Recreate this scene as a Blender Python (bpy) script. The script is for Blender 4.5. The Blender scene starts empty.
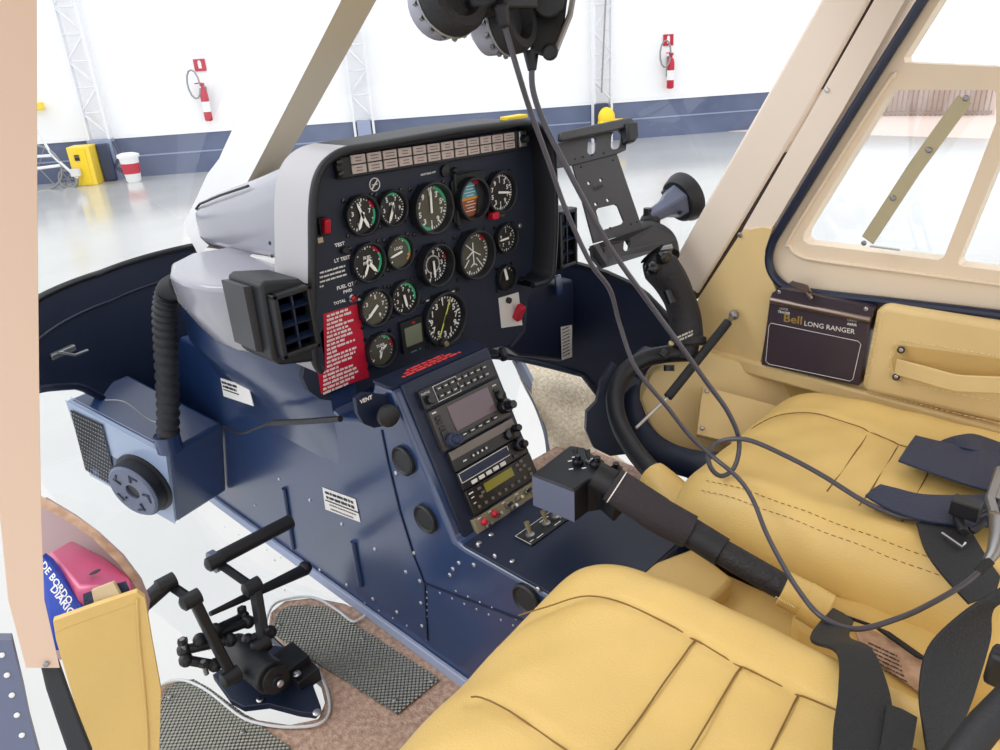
import bpy, math, random
from mathutils import Vector as V, Matrix
from mathutils.geometry import tessellate_polygon
random.seed(7)
PI = math.pi
SC = bpy.context.scene
COL = SC.collection
# ------------------------------------------------------------------ camera model
CF = 750.0                     # focal length in pixels of a 1000 px wide frame
def _n(v): return V(v).normalized()
_dn = _n((100, 1665, CF)); _up = -_dn
_x = _n((790, -385, CF)); _x = (_x - _up * _x.dot(_up)).normalized()
_y = _up.cross(_x)
CAM = V((0, 0, .95))
def d(px, py):
    v = V((px - 500, py - 375, CF)); return V((_x.dot(v), _y.dot(v), _up.dot(v)))
def P(px, py, **k):            # where the sight line meets the cabin plane x=, y= or z=
    a, val = list(k.items())[0]; i = 'xyz'.index(a); v = d(px, py)
    return CAM + v * ((val - CAM[i]) / v[i])
def D(px, py, dep): return CAM + d(px, py) * (dep / CF)
def H(px, py, o, n):           # sight line against a general plane
    v = d(px, py); return CAM + v * ((V(o) - CAM).dot(n) / v.dot(n))
# ------------------------------------------------------------------ materials
def lin(c):
    r = []
    for q in c:
        q /= 255.; r.append(q / 12.92 if q <= .04045 else ((q + .055) / 1.055) ** 2.4)
    return (*r, 1)
def mat(name, c, rough=.5, metal=0, bump=0, bscale=200, var=0, vscale=6, c2=None, emit=0, spec=.5, coat=0, kind='noise'):
    m = bpy.data.materials.new(name); m.use_nodes = True; nt = m.node_tree; b = nt.nodes['Principled BSDF']
    b.inputs['Base Color'].default_value = lin(c); b.inputs['Roughness'].default_value = rough
    b.inputs['Metallic'].default_value = metal; b.inputs['Specular IOR Level'].default_value = spec
    b.inputs['Coat Weight'].default_value = coat; b.inputs['Coat Roughness'].default_value = .15
    tc = nt.nodes.new('ShaderNodeTexCoord')
    if var or c2:
        n = nt.nodes.new('ShaderNodeTexNoise'); n.inputs['Scale'].default_value = vscale; n.inputs['Detail'].default_value = 5
        nt.links.new(tc.outputs['Object'], n.inputs['Vector'])
        mx = nt.nodes.new('ShaderNodeValToRGB'); nt.links.new(n.outputs['Fac'], mx.inputs['Fac'])
        a = lin(c); z = lin(c2) if c2 else (*[q * (1 - var) for q in a[:3]], 1)
        mx.color_ramp.elements[0].position = .35; mx.color_ramp.elements[1].position = .65
        mx.color_ramp.elements[0].color = z; mx.color_ramp.elements[1].color = a
        nt.links.new(mx.outputs['Color'], b.inputs['Base Color'])
    if bump:
        n = nt.nodes.new('ShaderNodeTexVoronoi' if kind == 'cell' else 'ShaderNodeTexNoise'); n.inputs['Scale'].default_value = bscale
        nt.links.new(tc.outputs['Object'], n.inputs['Vector'])
        bp = nt.nodes.new('ShaderNodeBump'); bp.inputs['Strength'].default_value = bump; bp.inputs['Distance'].default_value = .002
        nt.links.new(n.outputs[0], bp.inputs['Height']); nt.links.new(bp.outputs[0], b.inputs['Normal'])
    if emit:
        b.inputs['Emission Color'].default_value = lin(c); b.inputs['Emission Strength'].default_value = emit
    return m
M = {}
def mk(k, *a, **q): M[k] = mat(k, *a, **q)
mk('navy', (30, 54, 98), .3, bump=.05, bscale=60, var=.2, vscale=5, spec=.8, coat=.35)
mk('navy_dark', (12, 25, 52), .5, bump=.1, bscale=150)
mk('panel', (28, 36, 56), .6, bump=.1, bscale=400)
mk('black', (22, 24, 30), .5, bump=.05, bscale=300)
mk('black_gloss', (18, 20, 26), .22)
mk('rubber', (30, 31, 36), .62, bump=.3, bscale=300)
mk('grip', (34, 33, 38), .62, bump=1, bscale=260)
mk('foam', (48, 42, 48), .8, bump=1, bscale=180)
mk('cowl', (150, 150, 160), .2, bump=.08, bscale=500, coat=.4)
mk('hoodside', (176, 174, 178), .38, bump=.06, bscale=400)
mk('leather', (224, 190, 116), .46, bump=.12, bscale=420, var=.1, vscale=7, kind='cell')
mk('leather_trim', (236, 208, 150), .5, bump=.12, bscale=420, var=.08, vscale=6, kind='cell')
mk('leather_deep', (214, 180, 112), .55, bump=.15, bscale=400, var=.1, kind='cell')
mk('seam', (128, 96, 48), .8)
mk('thread', (238, 220, 165), .7)
mk('pillar', (242, 228, 214), .5, bump=.05, bscale=80)
mk('pillar_pink', (214, 184, 162), .55, bump=.05, bscale=80)
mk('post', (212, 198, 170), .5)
mk('post_lit', (240, 240, 242), .4)  # outdoor light on the post's outward faces, put into a whiter colour
mk('door', (240, 222, 198), .5, bump=.08, bscale=100)
mk('seal', (26, 36, 62), .35)
mk('gap', (60, 42, 34), .8)
mk('carpet', (196, 168, 150), .95, bump=1, bscale=260, c2=(160, 130, 114), vscale=110)
mk('rug', (252, 240, 218), .95, bump=1, bscale=160, c2=(222, 204, 174), vscale=150)
mk('heel', (112, 112, 106), .34, metal=.75)
mk('alu', (200, 200, 205), .28, metal=1)
mk('alu_dull', (150, 150, 152), .4, metal=.9)
mk('brass', (190, 178, 140), .4, metal=.8)
mk('olive', (188, 178, 146), .45, metal=.2)
mk('red', (190, 18, 50), .45)
mk('redtext', (236, 74, 74), .6)
mk('white', (240, 240, 240), .5)
mk('cream', (205, 190, 186), .45, emit=0)
mk('dial', (26, 26, 28), .45)
mk('dial_grey', (84, 82, 70), .5)
mk('green', (70, 190, 140), .5)
mk('yellow', (250, 214, 40), .5)
mk('yellowcab', (252, 218, 70), .4)
mk('needle', (250, 250, 245), .4)
mk('limey', (220, 225, 110), .4)
mk('sky', (92, 164, 180), .5)
mk('earth', (150, 84, 50), .5)
mk('orange', (232, 150, 40), .5)
mk('lcd', (116, 122, 104), .3)
mk('lcdy', (140, 134, 48), .3)
mk('screen', (104, 88, 96), .18)
mk('radio', (58, 55, 54), .4)
mk('radio_dark', (30, 29, 33), .35)
mk('radio_grey', (112, 104, 98), .4)
mk('switchplate', (138, 128, 106), .45)
mk('belt', (36, 46, 74), .5, bump=.7, bscale=500)
mk('belt_black', (28, 30, 34), .6, bump=.7, bscale=500)
mk('cable', (72, 70, 80), .3)
mk('pink', (196, 84, 124), .35, coat=.3)
mk('blue', (20, 62, 168), .35)
mk('beige_card', (196, 176, 140), .6)
mk('label', (226, 224, 222), .45)
mk('ink', (40, 38, 44), .6)
mk('placard', (64, 54, 64), .35)
mk('bronze', (140, 124, 116), .28, metal=.85)
mk('gold', (190, 160, 90), .35, metal=.5)
mk('mount', (62, 62, 66), .45, bump=.05, bscale=300)
mk('mount_grey', (92, 98, 122), .4)
mk('manual', (200, 166, 140), .6, c2=(168, 130, 104), vscale=60)
mk('hwall', (250, 250, 250), .7)
mk('hbase', (86, 96, 124), .6, c2=(106, 116, 144), vscale=1.2)
mk('hline', (150, 160, 188), .6)
mk('hlat', (236, 236, 240), .6)
mk('hdark', (62, 70, 96), .7)
mk('hfloor', (184, 184, 182), .14, bump=.05, bscale=3, c2=(194, 194, 192), vscale=.9, spec=.9)
mk('redfloor', (214, 100, 90), .5)
mk('shutter', (150, 130, 120), .6)
mk('earthground', (222, 200, 188), .8)
def glass(name, tint=(.97, .985, 1, 1), fac=.06):
    m = bpy.data.materials.new(name); m.use_nodes = True; nt = m.node_tree; nt.nodes.clear()
    o = nt.nodes.new('ShaderNodeOutputMaterial'); t = nt.nodes.new('ShaderNodeBsdfTransparent'); g = nt.nodes.new('ShaderNodeBsdfGlossy')
    t.inputs[0].default_value = tint; g.inputs['Roughness'].default_value = .03
    mx = nt.nodes.new('ShaderNodeMixShader'); mx.inputs[0].default_value = fac
    nt.links.new(t.outputs[0], mx.inputs[1]); nt.links.new(g.outputs[0], mx.inputs[2]); nt.links.new(mx.outputs[0], o.inputs[0]); M[name] = m
glass('glass'); glass('plastic', (.96, .97, .98, 1), .1)
# perforated / ribbed materials
def ribmat(name, c, scale, rough, metal):
    m = mat(name, c, rough, metal); nt = m.node_tree; b = nt.nodes['Principled BSDF']; tc = nt.nodes.new('ShaderNodeTexCoord')
    sp = nt.nodes.new('ShaderNodeSeparateXYZ'); nt.links.new(tc.outputs['Object'], sp.inputs[0]); h = []
    for ax in (0, 1):
        a = nt.nodes.new('ShaderNodeMath'); a.operation = 'MULTIPLY'; a.inputs[1].default_value = scale; nt.links.new(sp.outputs[ax], a.inputs[0])
        s = nt.nodes.new('ShaderNodeMath'); s.operation = 'SINE'; nt.links.new(a.outputs[0], s.inputs[0]); h.append(s)
    mu = nt.nodes.new('ShaderNodeMath'); mu.operation = 'MULTIPLY'; nt.links.new(h[0].outputs[0], mu.inputs[0]); nt.links.new(h[1].outputs[0], mu.inputs[1])
    bp = nt.nodes.new('ShaderNodeBump'); bp.inputs['Strength'].default_value = 1; bp.inputs['Distance'].default_value = .0022
    nt.links.new(mu.outputs[0], bp.inputs['Height']); nt.links.new(bp.outputs[0], b.inputs['Normal']); M[name] = m
ribmat('heelrib', (150, 150, 142), 2 * PI / .0085, .3, .7)
# ------------------------------------------------------------------ mesh building
def spline(pts, k=8, closed=False):
    pts = [V(p) for p in pts]; n = len(pts); out = []
    rng = range(n if closed else n - 1)
    for i in rng:
        if closed: a, b, c, e = pts[i - 1], pts[i], pts[(i + 1) % n], pts[(i + 2) % n]
        else: a, b, c, e = pts[max(i - 1, 0)], pts[i], pts[i + 1], pts[min(i + 2, n - 1)]
        for j in range(k):
            t = j / k
            out.append(.5 * ((2 * b) + (c - a) * t + (2 * a - 5 * b + 4 * c - e) * t * t + (3 * b - a - 3 * c + e) * t ** 3))
    if not closed: out.append(pts[-1])
    return out
class MB:
    def __init__(s): s.v = []; s.f = []; s.m = []; s.mats = []; s.cur = 0
    def use(s, k):
        if k not in s.mats: s.mats.append(k)
        s.cur = s.mats.index(k); return s
    def add(s, vs, fs):
        o = len(s.v); s.v += [V(q) for q in vs]; s.f += [[i + o for i in f] for f in fs]; s.m += [s.cur] * len(fs); return s
    def box(s, c, size, ax=None):
        X, Y, Z = ax or (V((1, 0, 0)), V((0, 1, 0)), V((0, 0, 1))); c = V(c); a, b, h = [q / 2 for q in size]
        vs = [c + X * i * a + Y * j * b + Z * k * h for k in (-1, 1) for j in (-1, 1) for i in (-1, 1)]
        return s.add(vs, [[0, 2, 3, 1], [4, 5, 7, 6], [0, 1, 5, 4], [2, 6, 7, 3], [0, 4, 6, 2], [1, 3, 7, 5]])
    def prism(s, pts, vec):
        pts = [V(p) for p in pts]; vec = V(vec); n = len(pts)
        nn = V((0, 0, 0))
        for i in range(n): nn += pts[i].cross(pts[(i + 1) % n])
        if nn.dot(vec) > 0: pts = pts[::-1]
        return s.add(pts + [p + vec for p in pts], [list(range(n)), list(range(2 * n - 1, n - 1, -1))] + [[(i + 1) % n, i, n + i, n + (i + 1) % n] for i in range(n)])
    def plate(s, outer, holes, vec):      # flat plate with holes, thickness vec
        vec = V(vec); loops = [[V(q) for q in L] for L in [outer] + list(holes)]; tri = tessellate_polygon(loops); fl = [q for L in loops for q in L]; n = len(fl)
        fs = [list(t) for t in tri] + [[i + n for i in t][::-1] for t in tri]; o = 0
        for L in loops:
            m = len(L); fs += [[o + i, o + (i + 1) % m, n + o + (i + 1) % m, n + o + i] for i in range(m)]; o += m
        return s.add(fl + [q + vec for q in fl], fs)
    def grid(s, rows, cu=False, cv=False):
        nr, nc = len(rows), len(rows[0]); fs = []
        for i in range(nr if cu else nr - 1):
            for j in range(nc if cv else nc - 1):
                fs.append([i * nc + j, i * nc + (j + 1) % nc, ((i + 1) % nr) * nc + (j + 1) % nc, ((i + 1) % nr) * nc + j])
        return s.add([p for r in rows for p in r], fs)
    def loft(s, rings, caps=True):
        n = len(rings[0]); o = len(s.v); s.grid(rings, cv=True)
        if caps:
            s.f.append([o + i for i in range(n - 1, -1, -1)]); s.m.append(s.cur)
            b = o + n * (len(rings) - 1); s.f.append([b + i for i in range(n)]); s.m.append(s.cur)
        return s
    def tube(s, pts, r, n=10, caps=True, closed=False, flat=1, up=None):
        pts = [V(p) for p in pts]; m = len(pts); rings = []; pn = None
        for i, p in enumerate(pts):
            t = (pts[(i + 1) % m] - pts[i - 1]) if closed else (pts[min(i + 1, m - 1)] - pts[max(i - 1, 0)])
            t = t.normalized() if t.length > 1e-9 else V((0, 0, 1))
            if pn is None:
                a = V(up) if up else (V((0, 0, 1)) if abs(t.z) < .9 else V((1, 0, 0))); pn = (a - t * a.dot(t)).normalized()
            else:
                pn = pn - t * pn.dot(t); pn = pn.normalized() if pn.length > 1e-6 else t.orthogonal().normalized()
            b = t.cross(pn); rr = r(i / (m - 1)) if callable(r) else r
            rings.append([p + pn * math.cos(2 * PI * j / n) * rr * flat + b * math.sin(2 * PI * j / n) * rr for j in range(n)])
        if closed: return s.grid(rings, cu=True, cv=True)
        return s.loft(rings, caps)
    def cyl(s, a, b, r, n=16, r2=None): 
        r2 = r if r2 is None else r2
        return s.tube([a, b], lambda t: r + (r2 - r) * t, n)
    def lathe(s, o, ax, prof, n=24, e1=None):
        o = V(o); ax = V(ax).normalized(); e1 = V(e1) if e1 else ax.orthogonal().normalized(); e2 = ax.cross(e1)
        return s.loft([[o + ax * h + (e1 * math.cos(2 * PI * j / n) + e2 * math.sin(2 * PI * j / n)) * r for j in range(n)] for r, h in prof])
    def ball(s, c, r, n=12, sc=(1, 1, 1), ax=None):
        X, Y, Z = ax or (V((1, 0, 0)), V((0, 1, 0)), V((0, 0, 1))); c = V(c)
        return s.loft([[c + X * sc[0] * r * math.sin(PI * i / n) * math.cos(2 * PI * j / n) + Y * sc[1] * r * math.sin(PI * i / n) * math.sin(2 * PI * j / n) - Z * sc[2] * r * math.cos(PI * i / n) for j in range(n)] for i in [.05] + list(range(1, n)) + [n - .05]])
    def strip(s, pts, w, th, nrm):   # flat webbing strip along pts; w = width vector(s)
        pts = [V(p) for p in pts]; a = []
        for i, p in enumerate(pts):
            ww = V(w[i]) if isinstance(w, list) else V(w); nn = V(nrm[i]) if isinstance(nrm, list) else V(nrm)
            a.append([p - ww / 2, p + ww / 2, p + ww / 2 + nn * th, p - ww / 2 + nn * th])
        return s.loft(a)
    def text(s, str_, o, u, v, size, ext=.0003, align='CENTER', bold=0, sx=1):
        c = bpy.data.curves.new('t', 'FONT'); c.body = str_; c.size = 1; c.align_x = align; c.align_y = 'CENTER'; c.offset = bold; c.resolution_u = 2
        ob = bpy.data.objects.new('t', c); COL.objects.link(ob); dg = bpy.context.evaluated_depsgraph_get(); me = ob.evaluated_get(dg).to_mesh()
        u = V(u).normalized(); v = V(v).normalized(); n = u.cross(v); o = V(o)
        vs = [o + u * q.co.x * size * sx + v * q.co.y * size + n * ext for q in me.vertices]; fs = [list(p.vertices) for p in me.polygons]
        s.add(vs, fs); ob.evaluated_get(dg).to_mesh_clear(); bpy.data.objects.remove(ob); bpy.data.curves.remove(c); return s
    def build(s, name, mk_=None, parent=None, bevel=0, seg=2, smooth=True, ang=35, sub=0):
        me = bpy.data.meshes.new(name); me.from_pydata([tuple(q) for q in s.v], [], s.f); 
        for k in (s.mats if s.mats else [mk_ or 'black']): me.materials.append(M[k])
        if s.mats: me.polygons.foreach_set('material_index', s.m)
        me.validate(); me.update()
        if smooth:
            me.polygons.foreach_set('use_smooth', [True] * len(me.polygons)); me.set_sharp_from_angle(angle=math.radians(ang))
        o = bpy.data.objects.new(name, me); COL.objects.link(o)
        if parent: o.parent = parent; o.matrix_parent_inverse = Matrix.Translation(parent.location).inverted()
        if bevel:
            b = o.modifiers.new('bevel', 'BEVEL'); b.width = bevel; b.segments = seg; b.limit_method = 'ANGLE'; b.angle_limit = math.radians(38)
        if sub:
            b = o.modifiers.new('sub', 'SUBSURF'); b.levels = sub; b.render_levels = sub
        return o
def tag(o, label=None, cat=None, group=None, kind=None):
    if label: o['label'] = label
    if cat: o['category'] = cat
    if group: o['group'] = group
    if kind: o['kind'] = kind
    return o
def empty(name, loc, label, cat, group=None):
    o = bpy.data.objects.new(name, None); COL.objects.link(o); o.location = loc; o.empty_display_size = .02; return tag(o, label, cat, group)
def struct(o): o['kind'] = 'structure'; return o
X, Y, Z = V((1, 0, 0)), V((0, 1, 0)), V((0, 0, 1))
class Fr:                       # a working plane: u to the side, v up, n towards the viewer
    def __init__(s, o, u, v): s.o = V(o); s.u = V(u).normalized(); s.n = s.u.cross(V(v)).normalized(); s.v = s.n.cross(s.u)
    def __call__(s, a, b, c=0): return s.o + s.u * a + s.v * b + s.n * c
    def px(s, x, y, c=0): return H(x, y, s.o, s.n) + s.n * c
    def uv(s, x, y): q = H(x, y, s.o, s.n) - s.o; return q.dot(s.u), q.dot(s.v)
    def ax(s): return (s.u, s.v, s.n)
def screw(b, p, n, r=.004, key='alu'):
    b.use(key); b.lathe(p, n, [(r, 0), (r, r * .3), (r * .7, r * .55), (r * .2, r * .6)], 10); return b
def many(name, par, items, fn):
    for it in items: b = MB(); fn(b, it); b.build(name, parent=par)
mk('face_sheen', (150, 166, 194), .3, coat=.3)  # bright floor reflected in the dark heater paint, given as a lighter colour
mk('white_band', (205, 208, 212), .35)
mk('lining', (172, 148, 150), .7)
mk('shell_grey', (150, 152, 168), .3, coat=.3)
# ================================================================== HANGAR
GZ = -.65
g1, g2 = P(120, 178, z=GZ), P(768, 128, z=GZ)
W = Fr(g1, g2 - g1, Z)
b = MB().use('hfloor'); b.box((8, 8, GZ - .05), (60, 60, .1)); struct(b.build('floor', smooth=False))
hw = W.uv(668, 98)[1]; we = W.uv(800, 126)[0]; WL = we + 14; WX = (we - 14) / 2
b = MB().use('hwall'); b.box(W(WX, hw + 3.5, -.15), (WL, 7, .3), W.ax()); struct(b.build('wall_back', smooth=False))
b = MB().use('hbase'); b.box(W(WX, hw / 2, -.12), (WL, hw, .3), W.ax()); b.use('hline').box(W(WX, hw * .52, .032), (WL, .02, .01), W.ax()); b.use('hwall').box(W(WX, hw * 1.0, .035), (WL, .03, .02), W.ax())
struct(b.build('baseboard_back', smooth=False))
def column(px, py):
    a, _ = W.uv(px, py); b = MB().use('hlat')
    for s in (-1, 1): b.box(W(a + s * .14, 3.4, .12), (.035, 6.8, .12), W.ax())
    z = hw + .06; k = 0
    while z < 6.5:
        s = 1 if k % 2 else -1
        b.tube([W(a - .13 * s, z, .13), W(a + .13 * s, z + .28, .13)], .02, 6); b.tube([W(a - .13, z + .3, .13), W(a + .13, z + .3, .13)], .012, 6)
        z += .34; k += 1
    return b
ca = column(106, 150); ca.use('hline').box(W(W.uv(106, 150)[0], hw * .5, .1), (.33, hw, .2), W.ax())
ca.use('hdark').tube([W(W.uv(118, 140)[0], hw * .95, .2), W(W.uv(124, 150)[0], hw * .6, .2), W(W.uv(118, 158)[0], hw * .35, .2), W(W.uv(128, 168)[0], .1, .2)], .03, 6)
struct(ca.build('column_1'))
cb = column(366, 140); cb.use('hline').box(W(W.uv(366, 140)[0], hw * .5, .1), (.2, hw, .2), W.ax()); struct(cb.build('column_2'))
cc = column(600, 110); cc.use('hdark').box(W(W.uv(598, 110)[0], hw * .5, .1), (.22, hw, .2), W.ax()); struct(cc.build('column_3'))
def extinguisher(px, py, lab):
    a, z = W.uv(px, py); c = W(a, z, .12); t = empty('fire_extinguisher', W(a, z, 0), lab, 'fire extinguisher', 'extinguishers on the hangar wall')
    b = MB().use('red'); b.lathe(c - Z * .27, Z, [(.02, 0), (.052, .01), (.055, .03), (.055, .36), (.045, .42), (.022, .45), (.02, .48)], 16)
    b.use('white').lathe(c - Z * .27, Z, [(.0565, .13), (.0565, .27)], 16); b.build('cylinder', parent=t)
    b = MB().use('red'); b.box(c + Z * .23, (.05, .05, .04)); b.box(c + Z * .25 - W.u * .05, (.1, .02, .015)); b.build('valve', parent=t)
    b = MB().use('alu_dull'); b.tube([c + Z * .24 + W.u * (-.02 - .085 * (1 - math.cos(q * .5))) + Z * .12 * math.sin(q * .5) * 1.6 + W.n * .03 for q in range(0, 13)], .013, 6); b.build('hose', parent=t)
    b = MB().use('alu_dull'); b.box(W(a, z + .05, .03), (.06, .3, .06), W.ax()); b.build('bracket', parent=t)
def firesign(px, py, lab):
    a, z = W.uv(px, py); b = MB().use('red'); b.box(W(a, z, .012), (.16, .16, .014), W.ax()); b.use('white').box(W(a, z, .021), (.045, .09, .004), W.ax())
    b.box(W(a + .0, z + .05, .021), (.03, .02, .004), W.ax()); tag(b.build('fire_sign'), lab, 'sign', 'red signs above the extinguishers')
extinguisher(207, 101, 'red fire extinguisher on the white wall above the yellow cabinet side'); extinguisher(668, 70, 'red fire extinguisher on the white wall beside the windscreen corner pillar')
firesign(200, 65, 'small red sign above the extinguisher near the yellow cabinet'); firesign(668, 40, 'small red sign above the extinguisher near the far door pillar')
def ua(px, py, k): return (H(px, py, W(0, 0, k), W.n) - W.o).dot(W.u)
# yellow cabinet
a = ua(85, 170, .45); cw = abs(W.uv(96, 170)[0] - W.uv(73, 170)[0]) * .94; ch = hw * .92
t = empty('yellow_cabinet', W(a, 0, .3), 'pale yellow metal cabinet standing against the hangar wall', 'cabinet')
b = MB().use('yellowcab'); b.box(W(a, ch / 2, .37), (cw, ch, .3), W.ax()); b.build('body', parent=t, bevel=.01)
b = MB().use('yellow'); b.box(W(a + cw * .12, ch * .5, .527), (cw * .36, ch * .9, .012), W.ax()); b.build('door_panel', parent=t)
b = MB().use('ink'); b.box(W(a - cw * .1, ch * .7, .535), (cw * .22, .05, .01), W.ax()); b.box(W(a - cw * .1, ch * .78, .535), (cw * .22, .02, .01), W.ax()); b.build('label_plate', parent=t)
b = MB().use('hdark'); b.box(W(a + cw * .82, ch * .5, .24), (cw * .6, ch * .98, .06), W.ax()); tag(b.build('dark_board', bevel=.02), 'dark board leaning on the wall beside the yellow cabinet', 'board')
# bin
a = ua(132, 172, .5)
t = empty('waste_bin', W(a, 0, .5), 'small white and red waste bin on the hangar floor by the column', 'bin')
b = MB().use('white'); b.lathe(W(a, 0, .5), Z, [(.085, 0), (.1, .02), (.13, .34), (.11, .34)], 20); b.build('bucket', parent=t)
b = MB().use('white'); b.lathe(W(a, .34, .5), Z, [(.15, 0), (.15, .04), (.09, .06), (.01, .06)], 20); b.build('lid', parent=t)
b = MB().use('red'); b.lathe(W(a, .12, .5), Z, [(.115, 0), (.127, .14)], 20); b.build('band', parent=t)
# wheelchair / trolley
a = ua(50, 175, .6)
t = empty('wheelchair', W(a, 0, .6), 'folded grey wheelchair parked against the hangar wall by the pillar', 'wheelchair')
for q, r in ((-.12, .3), (.22, .12)):
    b = MB().use('alu_dull'); c = W(a + q, r, .6); b.tube([c + W.u * r * math.cos(i * PI / 12) + Z * r * math.sin(i * PI / 12) for i in range(24)], .018, 6, closed=True)
    for i in range(6): b.tube([c, c + W.u * r * math.cos(i * PI / 3) + Z * r * math.sin(i * PI / 3)], .008, 5)
    b.build('wheel', parent=t)
b = MB().use('white'); b.tube([W(a - .2, .85, .6), W(a, .8, .6), W(a + .1, .45, .6), W(a + .35, .12, .6)], .02, 6); b.tube([W(a - .2, .45, .6), W(a + .12, .45, .6)], .02, 6); b.tube([W(a - .15, .3, .7), W(a + .2, .32, .7)], .02, 6); b.build('tube_frame', parent=t)
b = MB().use('label'); b.box(W(a + .34, .2, .6), (.12, .1, .06), W.ax()); b.build('footrest', parent=t)
# yellow hook and cone
a, z = W.uv(40, 106); b = MB().use('yellow'); b.box(W(a, z, .1), (.16, .1, .1), W.ax()); b.tube([W(a, z + .05, .1), W(a - .05, z + .5, .1)], .012, 6); tag(b.build('hanging_hook', bevel=.02), 'small yellow hook hanging on the wall near the door post', 'hook')
a, z = W.uv(609, 118); a = ua(609, 118, .42); t = empty('yellow_fitting', W(a, z, .3), 'bright yellow lump on the wall base behind the tablet holder', 'fixture')
b = MB().use('yellow'); b.box(W(a + .05, z - .03, .42), (.42, .1, .2), W.ax()); b.build('tray', parent=t, bevel=.03)
b = MB().use('yellow'); b.ball(W(a - .04, z + .05, .42), .13, 12, (1, 1, 1.2)); b.build('knob', parent=t)
a, z = W.uv(598, 92); b = MB().use('alu_dull'); b.tube([W(a, z, .2), W(a + .1, hw + 2, .16)], .012, 6); tag(b.build('hanging_line'), 'thin grey line hanging down the wall above the yellow lump', 'cable')
b = MB().use('redfloor')
q = [P(650, 131.5, z=GZ + .002), P(690, 129.5, z=GZ + .002), P(690, 133, z=GZ + .002), P(662, 134.5, z=GZ + .002)]; b.prism(q, Z * .002); tag(b.build('floor_marking', smooth=False), kind='structure')
# outside the starboard door
b = MB().use('shutter'); c = P(915, 116, z=GZ); dd = (c - CAM); dd.z = 0; dd.normalize(); sd = dd.cross(Z)
for i in range(-14, 15): b.box(c + sd * i * .075 + Z * .26, (.02, .02, .52))
b.box(c + Z * .5, (2.2, .04, .05), (sd, dd, Z)); b.box(c + Z * .05, (2.2, .04, .05), (sd, dd, Z)); b.use('earthground').box(c + dd * .15 + Z * .27, (2.3, .05, .54), (sd, dd, Z))
tag(b.build('slatted_gate'), 'low brown slatted gate seen through the far door window', 'gate')
b = MB().use('earthground'); b.prism([c + sd * 3 - dd * 3.2, c + sd * 3 + dd * 4, c - sd * 3 + dd * 4, c - sd * 3 - dd * 2], Z * .004); struct(b.build('floor_outside', smooth=False))
# ================================================================== AIRFRAME
def interp(tab, x):
    if x <= tab[0][0]: return tab[0][1]
    for (a, u), (c, v) in zip(tab, tab[1:]):
        if x <= c: t = (x - a) / (c - a); return u + (v - u) * t
    return tab[-1][1]
SILL = [(-10, .30), (0, .345), (7, .434), (12, .457), (17, .47), (50, .51), (90, .546), (112, .551), (129, .568), (150, .585), (190, .57)]
LOW = [(-10, .0), (0, .02), (10, .1), (16, .2), (28, .215), (45, .2), (60, .12), (112, .12), (121, .32), (127, .385), (137, .44), (150, .50), (190, .53)]
def shell(phi, z, off=0):
    a = math.radians(phi); bulge = .03 * math.sin(max(0, min(1, (interp(SILL, phi) - z) / .4)) * PI / 2)
    return V((.73 + (.6 + off - bulge * .3) * math.cos(a), .75 + (.95 + off - bulge) * math.sin(a), z))
b = MB().use('navy_dark'); rows_i = []; rows_o = []
PH = [i * 2 for i in range(-3, 71)]
for s in range(8):
    rows_i.append([shell(p, interp(SILL, p) + (interp(LOW, p) - interp(SILL, p)) * s / 7) for p in PH]); rows_o.append([shell(p, interp(SILL, p) + (interp(LOW, p) - interp(SILL, p)) * s / 7, .012) for p in PH])
b.grid(rows_i); b.grid(rows_o); b.grid([rows_i[0], rows_o[0]]); b.grid([rows_i[-1], rows_o[-1]])
b.use('black').tube([shell(p, interp(SILL, p) + .004, .0) for p in PH], .007, 6)
b.use('navy_dark').tube([shell(p, interp(SILL, p) - .055, -.002) for p in PH if p > 92], .003, 6); b.tube([shell(p, interp(LOW, p) + .004) for p in PH], .007, 6)
struct(b.build('wall_front', ang=60))
# centre post
def post(name, path, half_w, dep, keyin, keyout):
    b = MB(); R = []
    for i, p in enumerate(path):
        t = (path[min(i + 1, len(path) - 1)] - path[max(i - 1, 0)]).normalized(); n = V((0, t.z, -t.y)); n = n if n.y > 0 else -n
        R.append((p, n))
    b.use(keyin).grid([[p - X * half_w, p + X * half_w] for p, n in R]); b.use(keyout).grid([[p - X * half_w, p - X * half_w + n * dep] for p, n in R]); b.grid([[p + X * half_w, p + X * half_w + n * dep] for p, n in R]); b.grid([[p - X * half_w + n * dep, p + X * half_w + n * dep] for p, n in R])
    return b
pa = spline([P(238, 210, x=.712), P(265, 160, x=.712), P(302, 90, x=.712), P(349, 0, x=.712), P(372, -45, x=.712)], 6)
pa = [V((.73, 1.585, .545)), V((.73, 1.50, .605)), V((.73, 1.42, .665))] + [V((.73, p.y, p.z)) for p in pa[2:]] + [V((.73, .80, 1.13))]
b = post('', pa, .031, .085, 'post', 'post_lit'); struct(b.build('trim_1', ang=30))
# starboard corner pillar and door surround (flat pressings on the x = 1.3 side)
def side(pts, x=1.3, th=.04): return [P(u, v, x=x) for u, v in pts], V((th, 0, 0))
def sidepiece(key, pts, x=1.3, th=.04, b=None):
    b = b or MB(); b.use(key).prism(*side(pts, x, th)); return b
b = sidepiece('pillar', [(892, -130), (842, -40), (820, 0), (765, 98), (713, 190), (678, 253), (672, 268), (697, 295), (739, 227), (805, 116), (870, 0), (892, -40), (942, -130)], 1.3, .05)
struct(b.build('trim_2', bevel=.006, seg=3))
b = sidepiece('gap', [(945, -130), (895, -40), (873, 0), (741, 227), (697, 299), (690, 296), (738, 225), (868, 0), (890, -40), (940, -130)], 1.305, .02)
struct(b.build('trim_3'))
b = sidepiece('pillar', [(947, -130), (897, -40), (874, 0), (808, 116), (743, 229), (770, 231), (776, 222), (843, 110), (905, 0), (928, -40), (978, -130)], 1.285, .05)
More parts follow.
